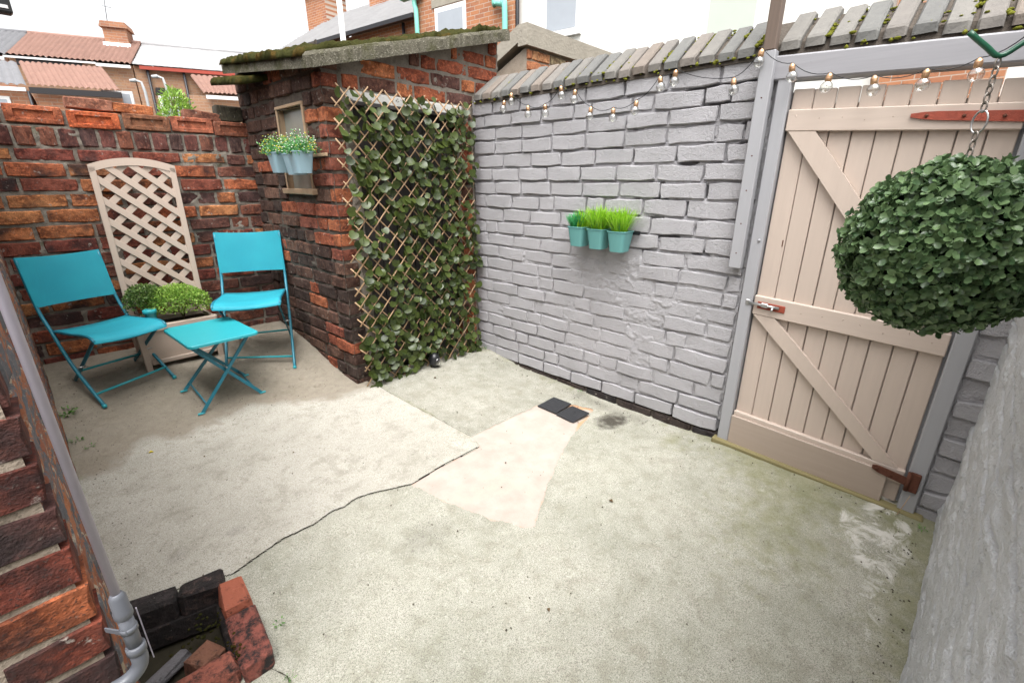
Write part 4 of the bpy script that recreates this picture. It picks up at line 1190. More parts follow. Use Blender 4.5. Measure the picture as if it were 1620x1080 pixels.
# ------------------------------------------------------------------ drain cover
t = NT('black slate cover'); _p = t.pos(); _n = t.noise(35, 5, .7, _p)
t.base(t.mix(_n, (.010, .011, .013), (.035, .036, .040))).rough(t.ramp(_n, [(.3, .25), (.7, .6)])).spec(.5); t.bump(t.noise(90, 4, .6, _p), .4, .003)
M['slate_cover'] = t.m
dc = empty('drain_cover', (1.95, 1.41, floor_z(1.41)), 0, 'two black slates laid over the drain in the pale cement patch', 'drain cover')
L = Vector(dc.location)
for (cx, cy, rz, s) in ((1.958, 1.475, .02, (.158, .135)), (1.948, 1.335, -.04, (.150, .125))):
    b = MB(); b.box(Vector((cx, cy, ground(cx, cy) + .006)) - L, (s[0], s[1], .009), Matrix.Rotation(rz, 3, 'Z'), bev=.002, jit=.0015); b.build('slate', M['slate_cover'], dc)
# ------------------------------------------------------------------ folding chairs
def bez(pts, n=6):
    """Catmull-Rom through points"""
    P = [Vector(p) for p in pts]; P = [P[0] * 2 - P[1]] + P + [P[-1] * 2 - P[-2]]
    out = []
    for i in range(1, len(P) - 2):
        for k in range(n):
            t = k / n
            a, b, c, d = P[i - 1], P[i], P[i + 1], P[i + 2]
            out.append(.5 * ((2 * b) + (c - a) * t + (2 * a - 5 * b + 4 * c - d) * t * t + (3 * b - a - 3 * c + d) * t ** 3))
    out.append(P[-2]); return out
def make_chair(x, y, th, W, dz, label, rear=(-.36, .0)):
    z0 = floor_z(y) + dz
    o = empty('folding_chair', (x, y, z0), th, label, 'chair', 'turquoise folding chairs')
    ct, st_ = math.cos(th), math.sin(th)
    def fz(u, v):     # floor height under local (u right, v forward = local -y)
        wx = x + u * ct + v * st_; wy = y + u * st_ - v * ct
        return floor_z(wy) - z0
    def P(u, v, h): return Vector((u, -v, h))
    hw = W / 2
    for s in (-1, 1):
        zf = fz(s * hw, 0) + .004
        path = bez([P(s * hw, -.452, .752), P(s * hw, -.402, .505), P(s * hw, -.325, .378), P(s * hw, -.225, .225), P(s * hw, -.115, .11 + zf * .5), P(s * hw, .004, zf + .006)], 6)
        fl_ = MB().tube(path, .0085, 10).build('leg', M['teal_dark'], o)
        MB().tube([P(s * hw, .001, zf + .012), P(s * hw, .006, zf - .004)], .0105, 10).build('foot', M['teal'], fl_)
        zr_ = fz(s * (hw - .028), rear[0]) + .004
        b = MB(); b.bar(P(s * (hw - .028), .035, .372), P(s * (hw - .028), rear[0], zr_), .008, .020, (0, 1, .8), .002)
        rl = b.build('leg', M['teal_dark'], o)
        MB().tube([P(s * (hw + .002), -.155, .205), P(s * (hw - .034), -.155, .205)], .004, 8).build('rivet', M['bolt'], o)
        MB().tube([P(s * (hw - .012), .035, .374), P(s * (hw - .036), .035, .374)], .0045, 8).build('rivet', M['bolt'], o)
        sp = bez([P(s * (hw - .012), -.325, .377), P(s * (hw - .012), -.15, .386), P(s * (hw - .012), 0, .400), P(s * (hw - .012), .06, .395), P(s * (hw - .012), .083, .380)], 5)
        MB().tube(sp, .0075, 10).build('seat_rail', M['teal_dark'], o)
    zf = (fz(-hw, 0) + fz(hw, 0)) / 2
    MB().tube([P(-hw, -.055, .062 + fz(-hw, 0)), P(hw, -.055, .062 + fz(hw, 0))], .0065, 8).build('stretcher', M['teal'], o)
    zr_ = fz(0, rear[0])
    f_ = .20
    MB().tube([P(-hw + .028, rear[0] + .07, zr_ + .062), P(hw - .028, rear[0] + .07, zr_ + .062)], .0065, 8).build('stretcher', M['teal'], o)
    # sagging fabric seat
    nu, nv = 12, 12; V = []; F = []
    sv = [(-.325, .384), (-.24, .388), (-.15, .393), (-.05, .402), (.0, .406), (.04, .404), (.065, .398), (.083, .386), (.088, .372)]
    for (v, h) in sv:
        for i in range(nu + 1):
            q = i / nu * 2 - 1; V.append(P(q * (hw - .010), v + .006 * (1 - q * q) * (v > 0), h - .017 * (1 - q * q) * (1 if -.3 < v < .07 else .5)))
    n = len(sv)
    top = len(V)
    for p in list(V): V.append(p - Vector((0, 0, .003)))
    for j in range(n - 1):
        for i in range(nu):
            a = j * (nu + 1) + i; F.append([a, a + 1, a + nu + 2, a + nu + 1]); F.append([top + a, top + a + nu + 1, top + a + nu + 2, top + a + 1])
    for i in range(nu):
        a = (n - 1) * (nu + 1) + i; F.append([a, a + 1, top + a + 1, top + a]); F.append([i + 1, i, top + i, top + i + 1])
    add_obj('seat', mesh_np('seat', V, F), M['fabric'], o)
    # front sag bar under the seat
    sb = bez([P(-hw + .02, .06, .375), P(-hw * .5, .055, .357), P(0, .052, .350), P(hw * .5, .055, .357), P(hw - .02, .06, .375)], 4)
    MB().tube(sb, .005, 8).build('seat_bar', M['teal_dark'], o)
    # backrest sling, slightly hollow
    V = []; F = []; bv = [(-.452, .756), (-.449, .735), (-.43, .64), (-.412, .555), (-.403, .512), (-.401, .500)]
    for (v, h) in bv:
        for i in range(nu + 1):
            q = i / nu * 2 - 1; V.append(P(q * (hw + .004), v + .009 - .020 * (1 - q * q), h - .010 * (1 - q * q) * (h > .74)))
    top = len(V)
    for p in list(V): V.append(p + Vector((0, .004, 0)))
    n = len(bv)
    for j in range(n - 1):
        for i in range(nu):
            a = j * (nu + 1) + i; F.append([a, a + 1, a + nu + 2, a + nu + 1]); F.append([top + a, top + a + nu + 1, top + a + nu + 2, top + a + 1])
    add_obj('backrest', mesh_np('backrest', V, F), M['fabric'], o)
    return o
make_chair(.273, 3.05, .293, .346, -.026, 'turquoise folding chair on the left, angled beside the planter', (-.33, 0))
make_chair(.866, 2.966, -.44, .376, .052, 'turquoise folding chair on the right, in the corner by the outhouse', (-.40, 0))

# ------------------------------------------------------------------ folding table
tx, ty, tz = .609, 2.824, .508
tb = empty('folding_table', (tx, ty, floor_z(ty)), .04, 'small turquoise folding side table standing between the two chairs', 'table')
ZB = floor_z(ty); H_ = tz - ZB
b = MB()
w2, l2, rc = .166, .228, .028
out = []
for (sx, sy, a0) in ((1, 1, 0), (-1, 1, 90), (-1, -1, 180), (1, -1, 270)):
    for k in range(7):
        a = math.radians(a0 + 15 * k); out.append((sx * (w2 - rc) + rc * math.cos(a), sy * (l2 - rc) + rc * math.sin(a)))
V = []; F = []; n = len(out)
rings = [(1.0, H_ - .014), (1.0, H_ - .002), (.985, H_ + .001), (.93, H_ - .0005)]
for (s, z) in rings:
    for (ax, ay) in out: V.append((ax * s if s > .98 else ax - math.copysign(.010, ax), ay * s if s > .98 else ay - math.copysign(.010, ay), z))
for j in range(len(rings) - 1):
    for k in range(n): F.append([j * n + k, j * n + (k + 1) % n, (j + 1) * n + (k + 1) % n, (j + 1) * n + k])
F.append([(len(rings) - 1) * n + k for k in range(n)]); F.append([k for k in range(n)][::-1])
add_obj('table_top', mesh_np('table_top', V, F, False), M['teal'], tb)
def tfl(ay, ax=0): return floor_z(ty + ay) - ZB
for (dirn, ye) in ((1, .130), (-1, .112)):
    for sy in (-1, 1):
        yy = sy * ye
        a = Vector((dirn * .148, yy, H_ - .018)); c = Vector((-dirn * .155, yy, tfl(yy) + .006))
        lg = MB().bar(a, c, .007, .018, (dirn, 0, 1), .002).build('leg', M['teal_dark'], tb)
        MB().bar(c + Vector((.012 * dirn, 0, 0)), c - Vector((.022 * dirn, 0, 0)), .016, .007, (0, 0, 1), .002).build('foot', M['teal'], lg)
        if sy < 0: MB().tube([a + Vector((0, -.010, -.004)), a + Vector((0, .006, -.004))], .0045, 8).build('rivet', M['bolt'], tb)
    q = .10
    MB().tube([Vector((-dirn * .125, -ye, tfl(-ye) + .045)), Vector((-dirn * .125, ye, tfl(ye) + .045))], .0045, 8).build('stretcher', M['teal_dark'], tb)
MB().tube([Vector((0, -.142, H_ * .53)), Vector((0, -.10, H_ * .53))], .0045, 8).build('rivet', M['bolt'], tb)

# ------------------------------------------------------------------ planter with trellis back
pt = empty('trellis_planter', (.54, 3.35, .20), 0, 'beige planter box with arched lattice trellis leaning on the brick wall', 'planter')
L = Vector(pt.location)
Z0, Z1 = .232, .488
yf, ybk = 3.245, 3.455
x0, x1 = .352, .735
def panel(name, pts, th, m='trellis'):
    b = MB(); b.prism([Vector(p) - L for p in pts], th); return b.build(name, M[m], pt)
tp = .012
panel('panel', [(x0 + .02, yf + .006, Z0 + .02), (x1 - .02, yf + .006, Z0 + .02), (x1 - .008, yf - .006, Z1), (x0 + .008, yf - .006, Z1)], (0, .016, 0))
panel('panel', [(x0 + .006, yf + .01, Z0 + .02), (x0 + .006, ybk, Z0 + .02), (x0 - .004, ybk, Z1), (x0 - .004, yf, Z1)], (.014, 0, 0))
panel('panel', [(x1 - .006, yf + .01, Z0 + .02), (x1 - .006, ybk, Z0 + .02), (x1 + .004, ybk, Z1), (x1 + .004, yf, Z1)], (-.014, 0, 0))
panel('panel', [(x0 + .02, ybk - .004, Z0 + .02), (x1 - .02, ybk - .004, Z0 + .02), (x1 - .008, ybk - .004, Z1), (x0 + .008, ybk - .004, Z1)], (0, .016, 0))
for (xx, yy) in ((x0, yf - .006), (x1, yf - .006), (x0, ybk + .008), (x1, ybk + .008)):
    b = MB(); b.bar(Vector((xx + (.006 if xx == x0 else -.006), yy + (.01 if yy < 3.3 else -.01), floor_z(yy) - .005)) - L, Vector((xx, yy, Z1 + .002)) - L, .030, .030, (0, 1, 0), .003); b.build('leg', M['trellis'], pt)
MB().box(Vector(((x0 + x1) / 2, yf - .010, Z1 - .016)) - L, (x1 - x0 + .022, .026, .034), bev=.003).build('rim', M['trellis'], pt)
MB().box(Vector(((x0 + x1) / 2, yf - .004, Z0 + .036)) - L, (x1 - x0 - .05, .014, .026), bev=.003).build('rim', M['trellis'], pt)
MB().box(Vector(((x0 + x1) / 2, (yf + ybk) / 2, Z1 - .035)) - L, (x1 - x0 - .03, ybk - yf - .02, .02)).build('soil', M['soil'], pt)
# trellis plane leans back
TB = Vector((.350, 3.475, .30)); TU = Vector((1, -.045, 0)).normalized(); TV = Vector((0.02, .052, 1.055)).normalized(); TN = TU.cross(TV).normalized()
TW, TH = .398, 1.065
def tpnt(u, v, n=0): return TB + TU * u + TV * v - TN * (-n) - L
def arch(u): q = (u / TW) * 2 - 1; return TH + .040 * (1 - q * q)
fr_ = .030
for u in (fr_ / 2, TW - fr_ / 2):
    b = MB(); b.bar(tpnt(u, 0), tpnt(u, TH - .01), fr_, .024, TN, .002); b.build('stile', M['trellis'], pt)
n = 14; lo = []; hi = []
for k in range(n + 1):
    u = TW * k / n; hi.append(tpnt(u, arch(u), -.012)); lo.append(tpnt(u, arch(u) - .045 + .004, -.012))
b = MB(); b.prism(lo + hi[::-1], TN * .024); b.build('arch', M['trellis'], pt)
def clip_slat(c, sgn):
    # line v = sgn*u*1.0 + c inside the frame
    pts = []
    for k in range(0, 401):
        u = fr_ * .6 + (TW - 1.2 * fr_) * k / 400; v = sgn * u * .92 + c
        if .05 < v < arch(u) - .028: pts.append((u, v))
    return pts
sp_ = .083
for sgn, off in ((1, -.005), (-1, .005)):
    c = -1.0 if sgn > 0 else 0.0
    while c < 2.2:
        pts = clip_slat(c, sgn)
        if len(pts) > 20:
            b = MB(); b.bar(tpnt(*pts[0], off), tpnt(*pts[-1], off), .034, .007, TN, .0012); b.build('slat', M['trellis'], pt)
        c += sp_ * 1.36
# shrubs in the planter
def leaf_base(kind):
    if kind == 'oval':
        V = [(0, 0, 0), (.35, .5, .06), (0, 1.0, 0), (-.35, .5, .06), (0, .5, -.02)]
        F = [[0, 1, 4], [1, 2, 4], [2, 3, 4], [3, 0, 4]]
    elif kind == 'blade':
        V = [(-.5, 0, 0), (.5, 0, 0), (.38, .55, .05), (-.38, .55, .05), (0, 1, -.05)]
        F = [[0, 1, 2], [0, 2, 3], [3, 2, 4]]
    elif kind == 'round':
        V = [(0, 0, 0)]; n = 7
        for k in range(n):
            a = -math.pi / 2 + 2 * math.pi * (k + .5) / n; V.append((.37 * math.cos(a), .55 + .48 * math.sin(a), .12 * abs(math.cos(a)) + .08 * max(0, math.sin(a))))
        V.append((0, .55, -.03)); c = len(V) - 1
        F = [[0, 1, c], [0, c, n]] if 0 else [[c, 1 + k, 1 + (k + 1) % n] for k in range(n)]
    elif kind == 'ivy':
        out = [(0, .04), (.26, -.04), (.47, .14), (.52, .44), (.36, .74), (0, .90), (-.36, .74), (-.52, .44), (-.47, .14), (-.26, -.04)]
        V = [(x, y, .10 * abs(x) / .5 - .05 * (y > .8)) for x, y in out] + [(0, .25, -.01), (0, .6, -.01)]
        F = [[10, 0, 1], [10, 1, 2], [10, 2, 3], [10, 3, 11], [11, 3, 4], [11, 4, 5], [11, 5, 6], [11, 6, 7], [10, 11, 7], [10, 7, 8], [10, 8, 9], [10, 9, 0]]
    return np.array(V, float), np.array(F)
def orient(n_vec, tip, scale):
    n = n_vec / np.linalg.norm(n_vec); t_ = tip - n * (tip @ n); t_ = t_ / (np.linalg.norm(t_) + 1e-9); x = np.cross(t_, n)
    return np.stack([x, t_, n], 1) * scale
def scatter(kind, items):
    """items: list of (pos, normal, tip, scale(3))"""
    bv, bf = leaf_base(kind); V = []; F = []; b = 0
    for (p, n, t_, s) in items:
        R = orient(np.asarray(n, float), np.asarray(t_, float), np.asarray(s, float))
        V.append(bv @ R.T + np.asarray(p)); F.append(bf + b); b += len(bv)
    return np.concatenate(V), np.concatenate(F)
def rv(r): 
    v = r.normal(size=3); return v / np.linalg.norm(v)
def tuft_shrub(name, c, rad, nn, ls, m, label, seed, stems=True):
    r = np.random.default_rng(seed); items = []
    lob = [(rv(r), r.uniform(.75, 1.15)) for k in range(9)]
    for k in range(nn):
        d = rv(r); 
        if d[2] < -.35: d[2] = -d[2]
        q = 1.0 + sum(.16 * max(0, d @ l - .6) / .4 * a for l, a in lob)
        rr = r.uniform(.35, 1.0) ** .5 * q
        p = d * np.array(rad) * rr
        up = d + np.array([0, 0, .6]) + r.normal(size=3) * .55
        items.append((p, r.normal(size=3) + d * .6, up, np.array([ls * .8, ls, ls]) * r.uniform(.6, 1.3)))
    V, F = scatter('oval', items)
    o = empty(name, c, 0, label, 'plant', 'plants in the trellis planter')
    tag(add_obj('foliage', mesh_np('foliage', V, F, False), m, o), kind='stuff')
    b = MB()
    for k in range(9):
        d = rv(r); d[2] = abs(d[2]) + .4; e = Vector(d * np.array(rad) * .8); b.tube([Vector((0, 0, -rad[2] * .9)), e * .5, e], [.004, .003, .001], 5)
    b.build('stem', M['sill_wood'], o)
    return o
tuft_shrub('leafy_plant', (.60, 3.335, .575), (.140, .115, .105), 6500, .0135, M['shrub'], 'bright green bushy plant filling the right of the trellis planter', 4)
tuft_shrub('leafy_plant', (.435, 3.375, .605), (.095, .085, .095), 2600, .0145, M['shrub_dark'], 'darker looser green plant at the left of the trellis planter', 9)
cup = MB(); cup.lathe([(.024, 0), (.026, .004), (.028, .060), (.034, .064), (.034, .082), (.030, .085), (.017, .085), (.016, .070)], (0, 0, 0), 20)
o = cup.build('tealight_holder', M['teal'], None, (.432, 3.275, .492)); tag(o, 'small round turquoise holder with a hole in its top, in the planter', 'holder')

# ------------------------------------------------------------------ ivy trellis over the outhouse door
ivy = empty('ivy_trellis', (1.78, 2.44, .07), 0, 'expanding willow trellis covered in artificial ivy across the outhouse front', 'trellis')
L = np.array(ivy.location)
r = np.random.default_rng(21)
IX0, IX1, IZ0, IZ1 = 1.295, 2.225, .085, 1.735
k45 = 1.05
for sgn, yo in ((1, -.004), (-1, .004)):
    c = IZ0 - (IX1 - IX0) * k45 if sgn > 0 else IZ0
    cend = IZ1 if sgn > 0 else IZ1 + (IX1 - IX0) * k45
    while c < cend:
        c += .098
        pts = []
        for x in np.linspace(IX0 - .03, IX1 + .005, 240):
            z = c + sgn * k45 * (x - IX0)
            if IZ0 - .03 < z < IZ1 + .02: pts.append((x, z))
        if len(pts) < 12: continue
        e0 = r.integers(0, 5); pts = pts[e0:len(pts) - r.integers(1, 5)]
        n = 5; path = []
        for q in range(n + 1):
            x, z = pts[int(q * (len(pts) - 1) / n)]
            path.append(Vector((x - L[0], 2.428 + yo + r.normal() * .003 - L[1], z - L[2] + r.normal() * .002)))
        MB().tube(path, [.0042 * r.uniform(.85, 1.15) for _ in path], 5).build('stick', M['stick'], ivy)
bv, bf = leaf_base('ivy')
LEAF = []
for s in range(5):
    q = bv.copy(); q[:, 2] += .06 * np.sin(q[:, 1] * 5 + s) + r.normal(size=len(q)) * .02; q[:, 0] *= r.uniform(.9, 1.1)
    me = mesh_np('leaf', q, bf, True); me.materials.append(M['ivy']); LEAF.append(me)
cands = []
N_IVY = 1650
for k in range(N_IVY):
    x = r.uniform(IX0 + .005, IX1); z = IZ0 + (IZ1 - IZ0) * r.uniform(0, 1) ** 1.08 - .01
    if r.random() > .45 + .75 * float(fbm(np.array([x * 5.]), np.array([z * 5.]), 3, 88)[0]): continue
    front = r.random() < .62
    y = 2.414 - r.random() * .018 if front else 2.435 + r.random() * .03
    nrm = np.array([r.normal() * .45, -1, .35 + r.normal() * .45]); tip = np.array([r.normal() * .8, -.25, -.6 + r.normal() * .7])
    cands.append(((x, y, z), nrm, tip, r.uniform(.034, .058), front))
fronts = [c for c in cands if c[4]]; order = sorted(range(len(fronts)), key=lambda i: -fronts[i][3])[:300]; chosen = set(order)
rest = [c for c in cands if not c[4]] + [c for i, c in enumerate(fronts) if i not in chosen]
for i in order:
    p, n_, t_, s, _ = fronts[i]
    R = orient(n_, t_, np.array([s, s, s]))
    o = bpy.data.objects.new('leaf', LEAF[i % 5])
    Mx = Matrix.Identity(4)
    for a in range(3):
        for b_ in range(3): Mx[a][b_] = R[a, b_]
        Mx[a][3] = p[a] - L[a]
    o.matrix_local = Mx; link(o, ivy)
V, F = scatter('ivy', [(np.array(p) - L, n_, t_, (s, s, s)) for (p, n_, t_, s, _) in rest])
tag(add_obj('foliage', mesh_np('foliage', V, F, True), M['ivy'], ivy), kind='stuff')
# small black lamp at the foot of the ivy
sl = empty('ground_light', (1.775, 2.385, floor_z(2.385)), 0, 'small black domed garden light at the foot of the ivy', 'light')
MB().lathe([(.012, .0), (.020, .004), (.020, .012), (.034, .02), (.040, .045), (.038, .07), (.028, .092), (.010, .102), (.001, .103)], (0, 0, 0), 18).build('housing', M['black'], sl)
MB().lathe([(.026, 0), (.026, .006)], (0.006, -.034, .045), 16, Matrix.Rotation(math.pi / 2, 3, 'X')).build('lens', M['glass'], sl)

# ------------------------------------------------------------------ hanging topiary ball
BC = np.array([1.015, .0, 1.178]); BR = .131
ball = empty('topiary_ball', BC.tolist(), 0, 'round artificial boxwood topiary ball hanging in front of the gate', 'topiary')
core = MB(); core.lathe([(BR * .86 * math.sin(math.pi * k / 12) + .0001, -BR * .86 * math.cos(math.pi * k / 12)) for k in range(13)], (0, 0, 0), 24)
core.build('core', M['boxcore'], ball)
r = np.random.default_rng(5)
bv, bf = leaf_base('round')
BL = []
for s in range(4):
    q = bv.copy(); q[:, 2] += r.normal(size=len(q)) * .03; me = mesh_np('leaf', q, bf, True); me.materials.append(M['box']); BL.append(me)
items = []
NS = 1800
for k in range(NS):
    zz = 1 - 2 * (k + .5) / NS; ph = k * 2.399963; rr = math.sqrt(1 - zz * zz)
    d = np.array([rr * math.cos(ph), rr * math.sin(ph), zz]) + r.normal(size=3) * .03; d /= np.linalg.norm(d)
    base = d * BR * r.uniform(.86, 1.02)
    a1 = np.cross(d, rv(r)); a1 /= np.linalg.norm(a1); a2 = np.cross(d, a1)
    for j in range(5):
        an = j * 1.2566 + r.uniform(-.3, .3); o_ = a1 * math.cos(an) + a2 * math.sin(an)
        tip = o_ * r.uniform(.7, 1.2) + d * r.uniform(.3, 1.1); nrm = d * .9 - o_ * .5 + r.normal(size=3) * .25
        s = r.uniform(.0105, .0150)
        items.append((base + d * r.uniform(-.004, .004), nrm, tip, (s, s, s)))
view = -BC + np.array([0, 0, CAM_H]); view /= np.linalg.norm(view)
idx = sorted(range(len(items)), key=lambda i: -((items[i][0] @ view) + .02 * r.random()))
sel = idx[:300]; ss = set(sel)
for i in sel:
    p, n_, t_, s = items[i]; R = orient(n_, t_, np.array(s)); o = bpy.data.objects.new('leaf', BL[i % 4]); Mx = Matrix.Identity(4)
    for a in range(3):
        for b_ in range(3): Mx[a][b_] = R[a, b_]
        Mx[a][3] = p[a]
    o.matrix_local = Mx; link(o, ball)
V, F = scatter('round', [items[i] for i in range(len(items)) if i not in ss])
tag(add_obj('foliage', mesh_np('foliage', V, F, True), M['box'], ball), kind='stuff')
# chain
def torus_link(c, rx, rz, th, rot, name, parent, m):
    b = MB(); n = 18; P = []
    for k in range(n + 1):
        a = 2 * math.pi * k / n; P.append(Vector(c) + Matrix.Rotation(rot, 3, 'Z') @ Vector((rx * math.cos(a), 0, rz * math.sin(a))))
    b.tube(P, th, 6, cap=False); return b.build(name, m, parent)
ch = empty('chain', (BC[0], BC[1], BC[2] + BR), 0, 'thin steel chain with a ring holding up the topiary ball', 'chain')
z = .004
for i in range(3):
    torus_link((0, 0, z + .0065), .0038, .0072, .0012, .8 + (i % 2) * 1.57, 'chain_link', ch, M['steel']); z += .0112
torus_link((.002, 0, z + .0155), .0105, .0155, .0014, .9, 'ring', ch, M['bolt']); z += .029
for i in range(6):
    torus_link((.002, 0, z + .0065), .0038, .0072, .0012, .8 + (i % 2) * 1.57, 'chain_link', ch, M['steel']); z += .0112
ztop = BC[2] + BR + z + .004
hk = MB(); hx, hy = BC[0] + .002, BC[1]
P = bez([(hx - .012, hy + .040, ztop + .034), (hx - .006, hy + .018, ztop + .014), (hx, hy, ztop), (hx + .006, hy - .020, ztop + .014), (hx + .012, hy - .045, ztop + .034), (hx + .03, hy - .12, ztop + .075), (hx + .04, hy - .205, ztop + .10)], 4)
hk.tube(P, .0037, 10)
tag(hk.build('bracket', M['green_wire']), 'dark green coated rod bracket bent into a V above the ball', 'bracket')

# ------------------------------------------------------------------ wall pots
def pot_mesh(w0, d0, w1, d1, h, m, parent, loc, rz=0, tilt=0):
    b = MB(); rc = .18
    def ring(w, d, z, n=4):
        out = []
        for (sx, sy, a0) in ((1, 1, 0), (-1, 1, 90), (-1, -1, 180), (1, -1, 270)):
            for k in range(n):
                a = math.radians(a0 + 90 * k / (n - 1)); r_ = rc * min(w, d); out.append((sx * (w / 2 - r_) + r_ * math.cos(a), sy * (d / 2 - r_) + r_ * math.sin(a), z))
        return out
    rings = [ring(w0, d0, 0), ring(w1, d1, h), ring(w1 + .006, d1 + .006, h), ring(w1 + .006, d1 + .006, h + .005), ring(w1 - .006, d1 - .006, h + .005), ring(w1 - .010, d1 - .010, h - .02)]
    V = [p for q in rings for p in q]; n = len(rings[0]); F = []
    for j in range(len(rings) - 1):
        for k in range(n): F.append([j * n + k, j * n + (k + 1) % n, (j + 1) * n + (k + 1) % n, (j + 1) * n + k])
    F.append(list(range(n))[::-1]); F.append([(len(rings) - 1) * n + k for k in range(n)])
    me = mesh_np('pot', V, F, True)
    o = add_obj('pot', me, m, parent); o.location = loc; o.rotation_euler = (tilt, 0, rz)
    md = o.modifiers.new('edge', 'EDGE_SPLIT'); md.split_angle = math.radians(40)
    return o
def blades(c, n, ln, wd, spread, m, parent, seed, name='foliage'):
    r = np.random.default_rng(seed); V = []; F = []; b = 0
    for k in range(n):
        p0 = np.array(c) + np.array([r.uniform(-.03, .03), r.uniform(-.03, .03), 0]); an = r.uniform(0, 6.283); lean = r.uniform(.1, 1) * spread
        d = np.array([math.cos(an) * lean, math.sin(an) * lean, 1.0]); l = ln * r.uniform(.6, 1.1); side = np.array([-math.sin(an), math.cos(an), 0]) * wd / 2
        pts = [p0, p0 + d * l * .5, p0 + d * l * .85 - np.array([0, 0, .12 * l * lean]), p0 + d * l * 1.05 - np.array([0, 0, .35 * l * lean])]
        V += [pts[0] - side, pts[0] + side, pts[1] - side, pts[1] + side, pts[2] - side * .6, pts[2] + side * .6, pts[3]]
        F += [[b, b + 1, b + 3], [b, b + 3, b + 2], [b + 2, b + 3, b + 5], [b + 2, b + 5, b + 4], [b + 4, b + 5, b + 6]]; b += 7
    return tag(add_obj(name, mesh_np(name, np.array(V), np.array(F), False), m, parent), kind='stuff')
PY = [1.520, 1.392, 1.262]
labs = ['teal wall pot with blue green sprigs, leftmost on the grey wall', 'teal wall pot with bright grass, middle one on the grey wall', 'teal wall pot with bright grass, nearest the gate on the grey wall']
for i, py in enumerate(PY):
    o = empty('wall_pot', (2.200, py, .930 - .004 * i), 0, labs[i], 'pot', 'three teal pots hanging on the grey wall')
    pot_mesh(.082, .078, .112, .106, .103, M['potteal'], o, (0, 0, 0))
    MB().box((0, 0, .085), (.085, .085, .01)).build('soil', M['soil'], o)
    if i == 0:
        blades((0, .02, .09), 220, .10, .006, .9, M['fern'], o, 3); blades((0, -.03, .09), 120, .115, .0045, .55, M['grass'], o, 4, 'grass')
    else:
        blades((0, 0, .085), 380, .150, .0045, .85, M['grass'], o, 6 + i, 'grass'); blades((0, 0, .085), 60, .08, .008, .5, M['buxus'], o, 16 + i)
rail_o = MB().box((2.262, 1.39, 1.018), (.012, .42, .022), bev=.003).build('pot_rail', M['black'])
tag(rail_o, 'dark rail behind the three teal pots on the grey wall', 'rail')
wl = ['pale blue hanging pot with white and yellow buds, nearest the ivy', 'pale blue hanging pot half hidden between two others below the outhouse window', 'pale blue hanging pot with yellow buds, farthest from the ivy']
for i, (wx, wy, wz) in enumerate(((1.150, 2.615, 1.318), (1.185, 2.765, 1.312), (1.165, 2.930, 1.324))):
    o = empty('hanging_pot', (wx, wy, wz), 0, wl[i], 'pot', 'pale blue pots hanging below the outhouse window')
    pot_mesh(.078, .080, .106, .112, .105, M['potblue'], o, (0, 0, 0))
    MB().box((0, 0, .088), (.08, .08, .01)).build('soil', M['soil'], o)
    if i == 1:
        blades((0, 0, .08), 60, .06, .006, .6, M['buxus'], o, 31); continue
    r = np.random.default_rng(50 + i); items = []; wb = []; yb_ = []
    for k in range(300):
        d = rv(r); d[2] = abs(d[2]) * .9 + .12; e = d * np.array([.115, .12, .125]) * r.uniform(.5, 1.0)
        for q in np.linspace(.35, 1, 7):
            items.append((e * q + np.array([0, 0, .088]), r.normal(size=3) + d * .5, d + r.normal(size=3) * .7, np.array([.008, .013, .01]) * r.uniform(.7, 1.3)))
        if r.random() < .75: (wb if r.random() < (.62 if i == 0 else .35) else yb_).append((e * 1.03 + np.array([0, 0, .088]), r.uniform(.0028, .0042)))
    V, F = scatter('oval', items); tag(add_obj('foliage', mesh_np('foliage', V, F, False), M['buxus'], o), kind='stuff')
    V, F = blobs(wb, 1); tag(add_obj('white_buds', mesh_np('white_buds', V, F), M['whitebud'], o), kind='stuff')
    V, F = blobs(yb_, 2); tag(add_obj('yellow_buds', mesh_np('yellow_buds', V, F), M['yellowbud'], o), kind='stuff')
MB_r = MB().box((1.243, 2.71, 1.412), (.012, .42, .018), bev=.003).build('pot_rail', M['winframe']); tag(MB_r, 'thin rail behind the pale blue pots under the outhouse window', 'rail')

# ------------------------------------------------------------------ festoon lights
fs = empty('string_lights', (2.23, 1.3, 1.7), 0, 'string of clear globe bulbs with copper caps along the grey wall and gate', 'string lights')
L = Vector(fs.location)
bul = [(2.123, 1.734), (2.066, 1.769), (1.935, 1.689), (1.808, 1.683), (1.700, 1.762), (1.603, 1.733), (1.498, 1.642), (1.364, 1.624), (1.236, 1.645), (1.126, 1.734), (1.052, 1.749), (.793, 1.684), (.696, 1.772), (.578, 1.704), (.444, 1.654), (.307, 1.628), (.166, 1.629), (.045, 1.642)]
XB = 2.214
globe = [(.0001, -.066), (.008, -.0650), (.0145, -.0615), (.0195, -.055), (.0213, -.0465), (.0205, -.039), (.0165, -.032), (.0115, -.0275), (.0095, -.025)]
gme = MB().lathe(globe, (0, 0, 0), 18).build('bulb', M['glass'], fs)
cme = MB().lathe([(.0095, -.026), (.0112, -.025), (.0108, -.020), (.0115, -.018), (.0108, -.015), (.0112, -.012), (.0108, -.008), (.0095, -.004), (.006, -.001), (.004, .002)], (0, 0, 0), 14).build('cap', M['gold'], gme)
sme = MB().tube([(0, 0, -.026), (0, 0, -.042)], [.004, .002], 8).build('stem', M['filament'], gme)
for i, (yy, zz) in enumerate(bul):
    o = gme if i == 0 else copy_tree(gme, fs)
    xo = XB if not (.66 < yy < .72) else 2.205
    o.location = Vector((xo - (.01 if yy < .62 else 0), yy, zz)) - L; o.rotation_euler = (random.uniform(-.15, .15), random.uniform(-.15, .15), 0)
path = [(2.24, 2.30, 1.765), (XB, 2.19, 1.77)]
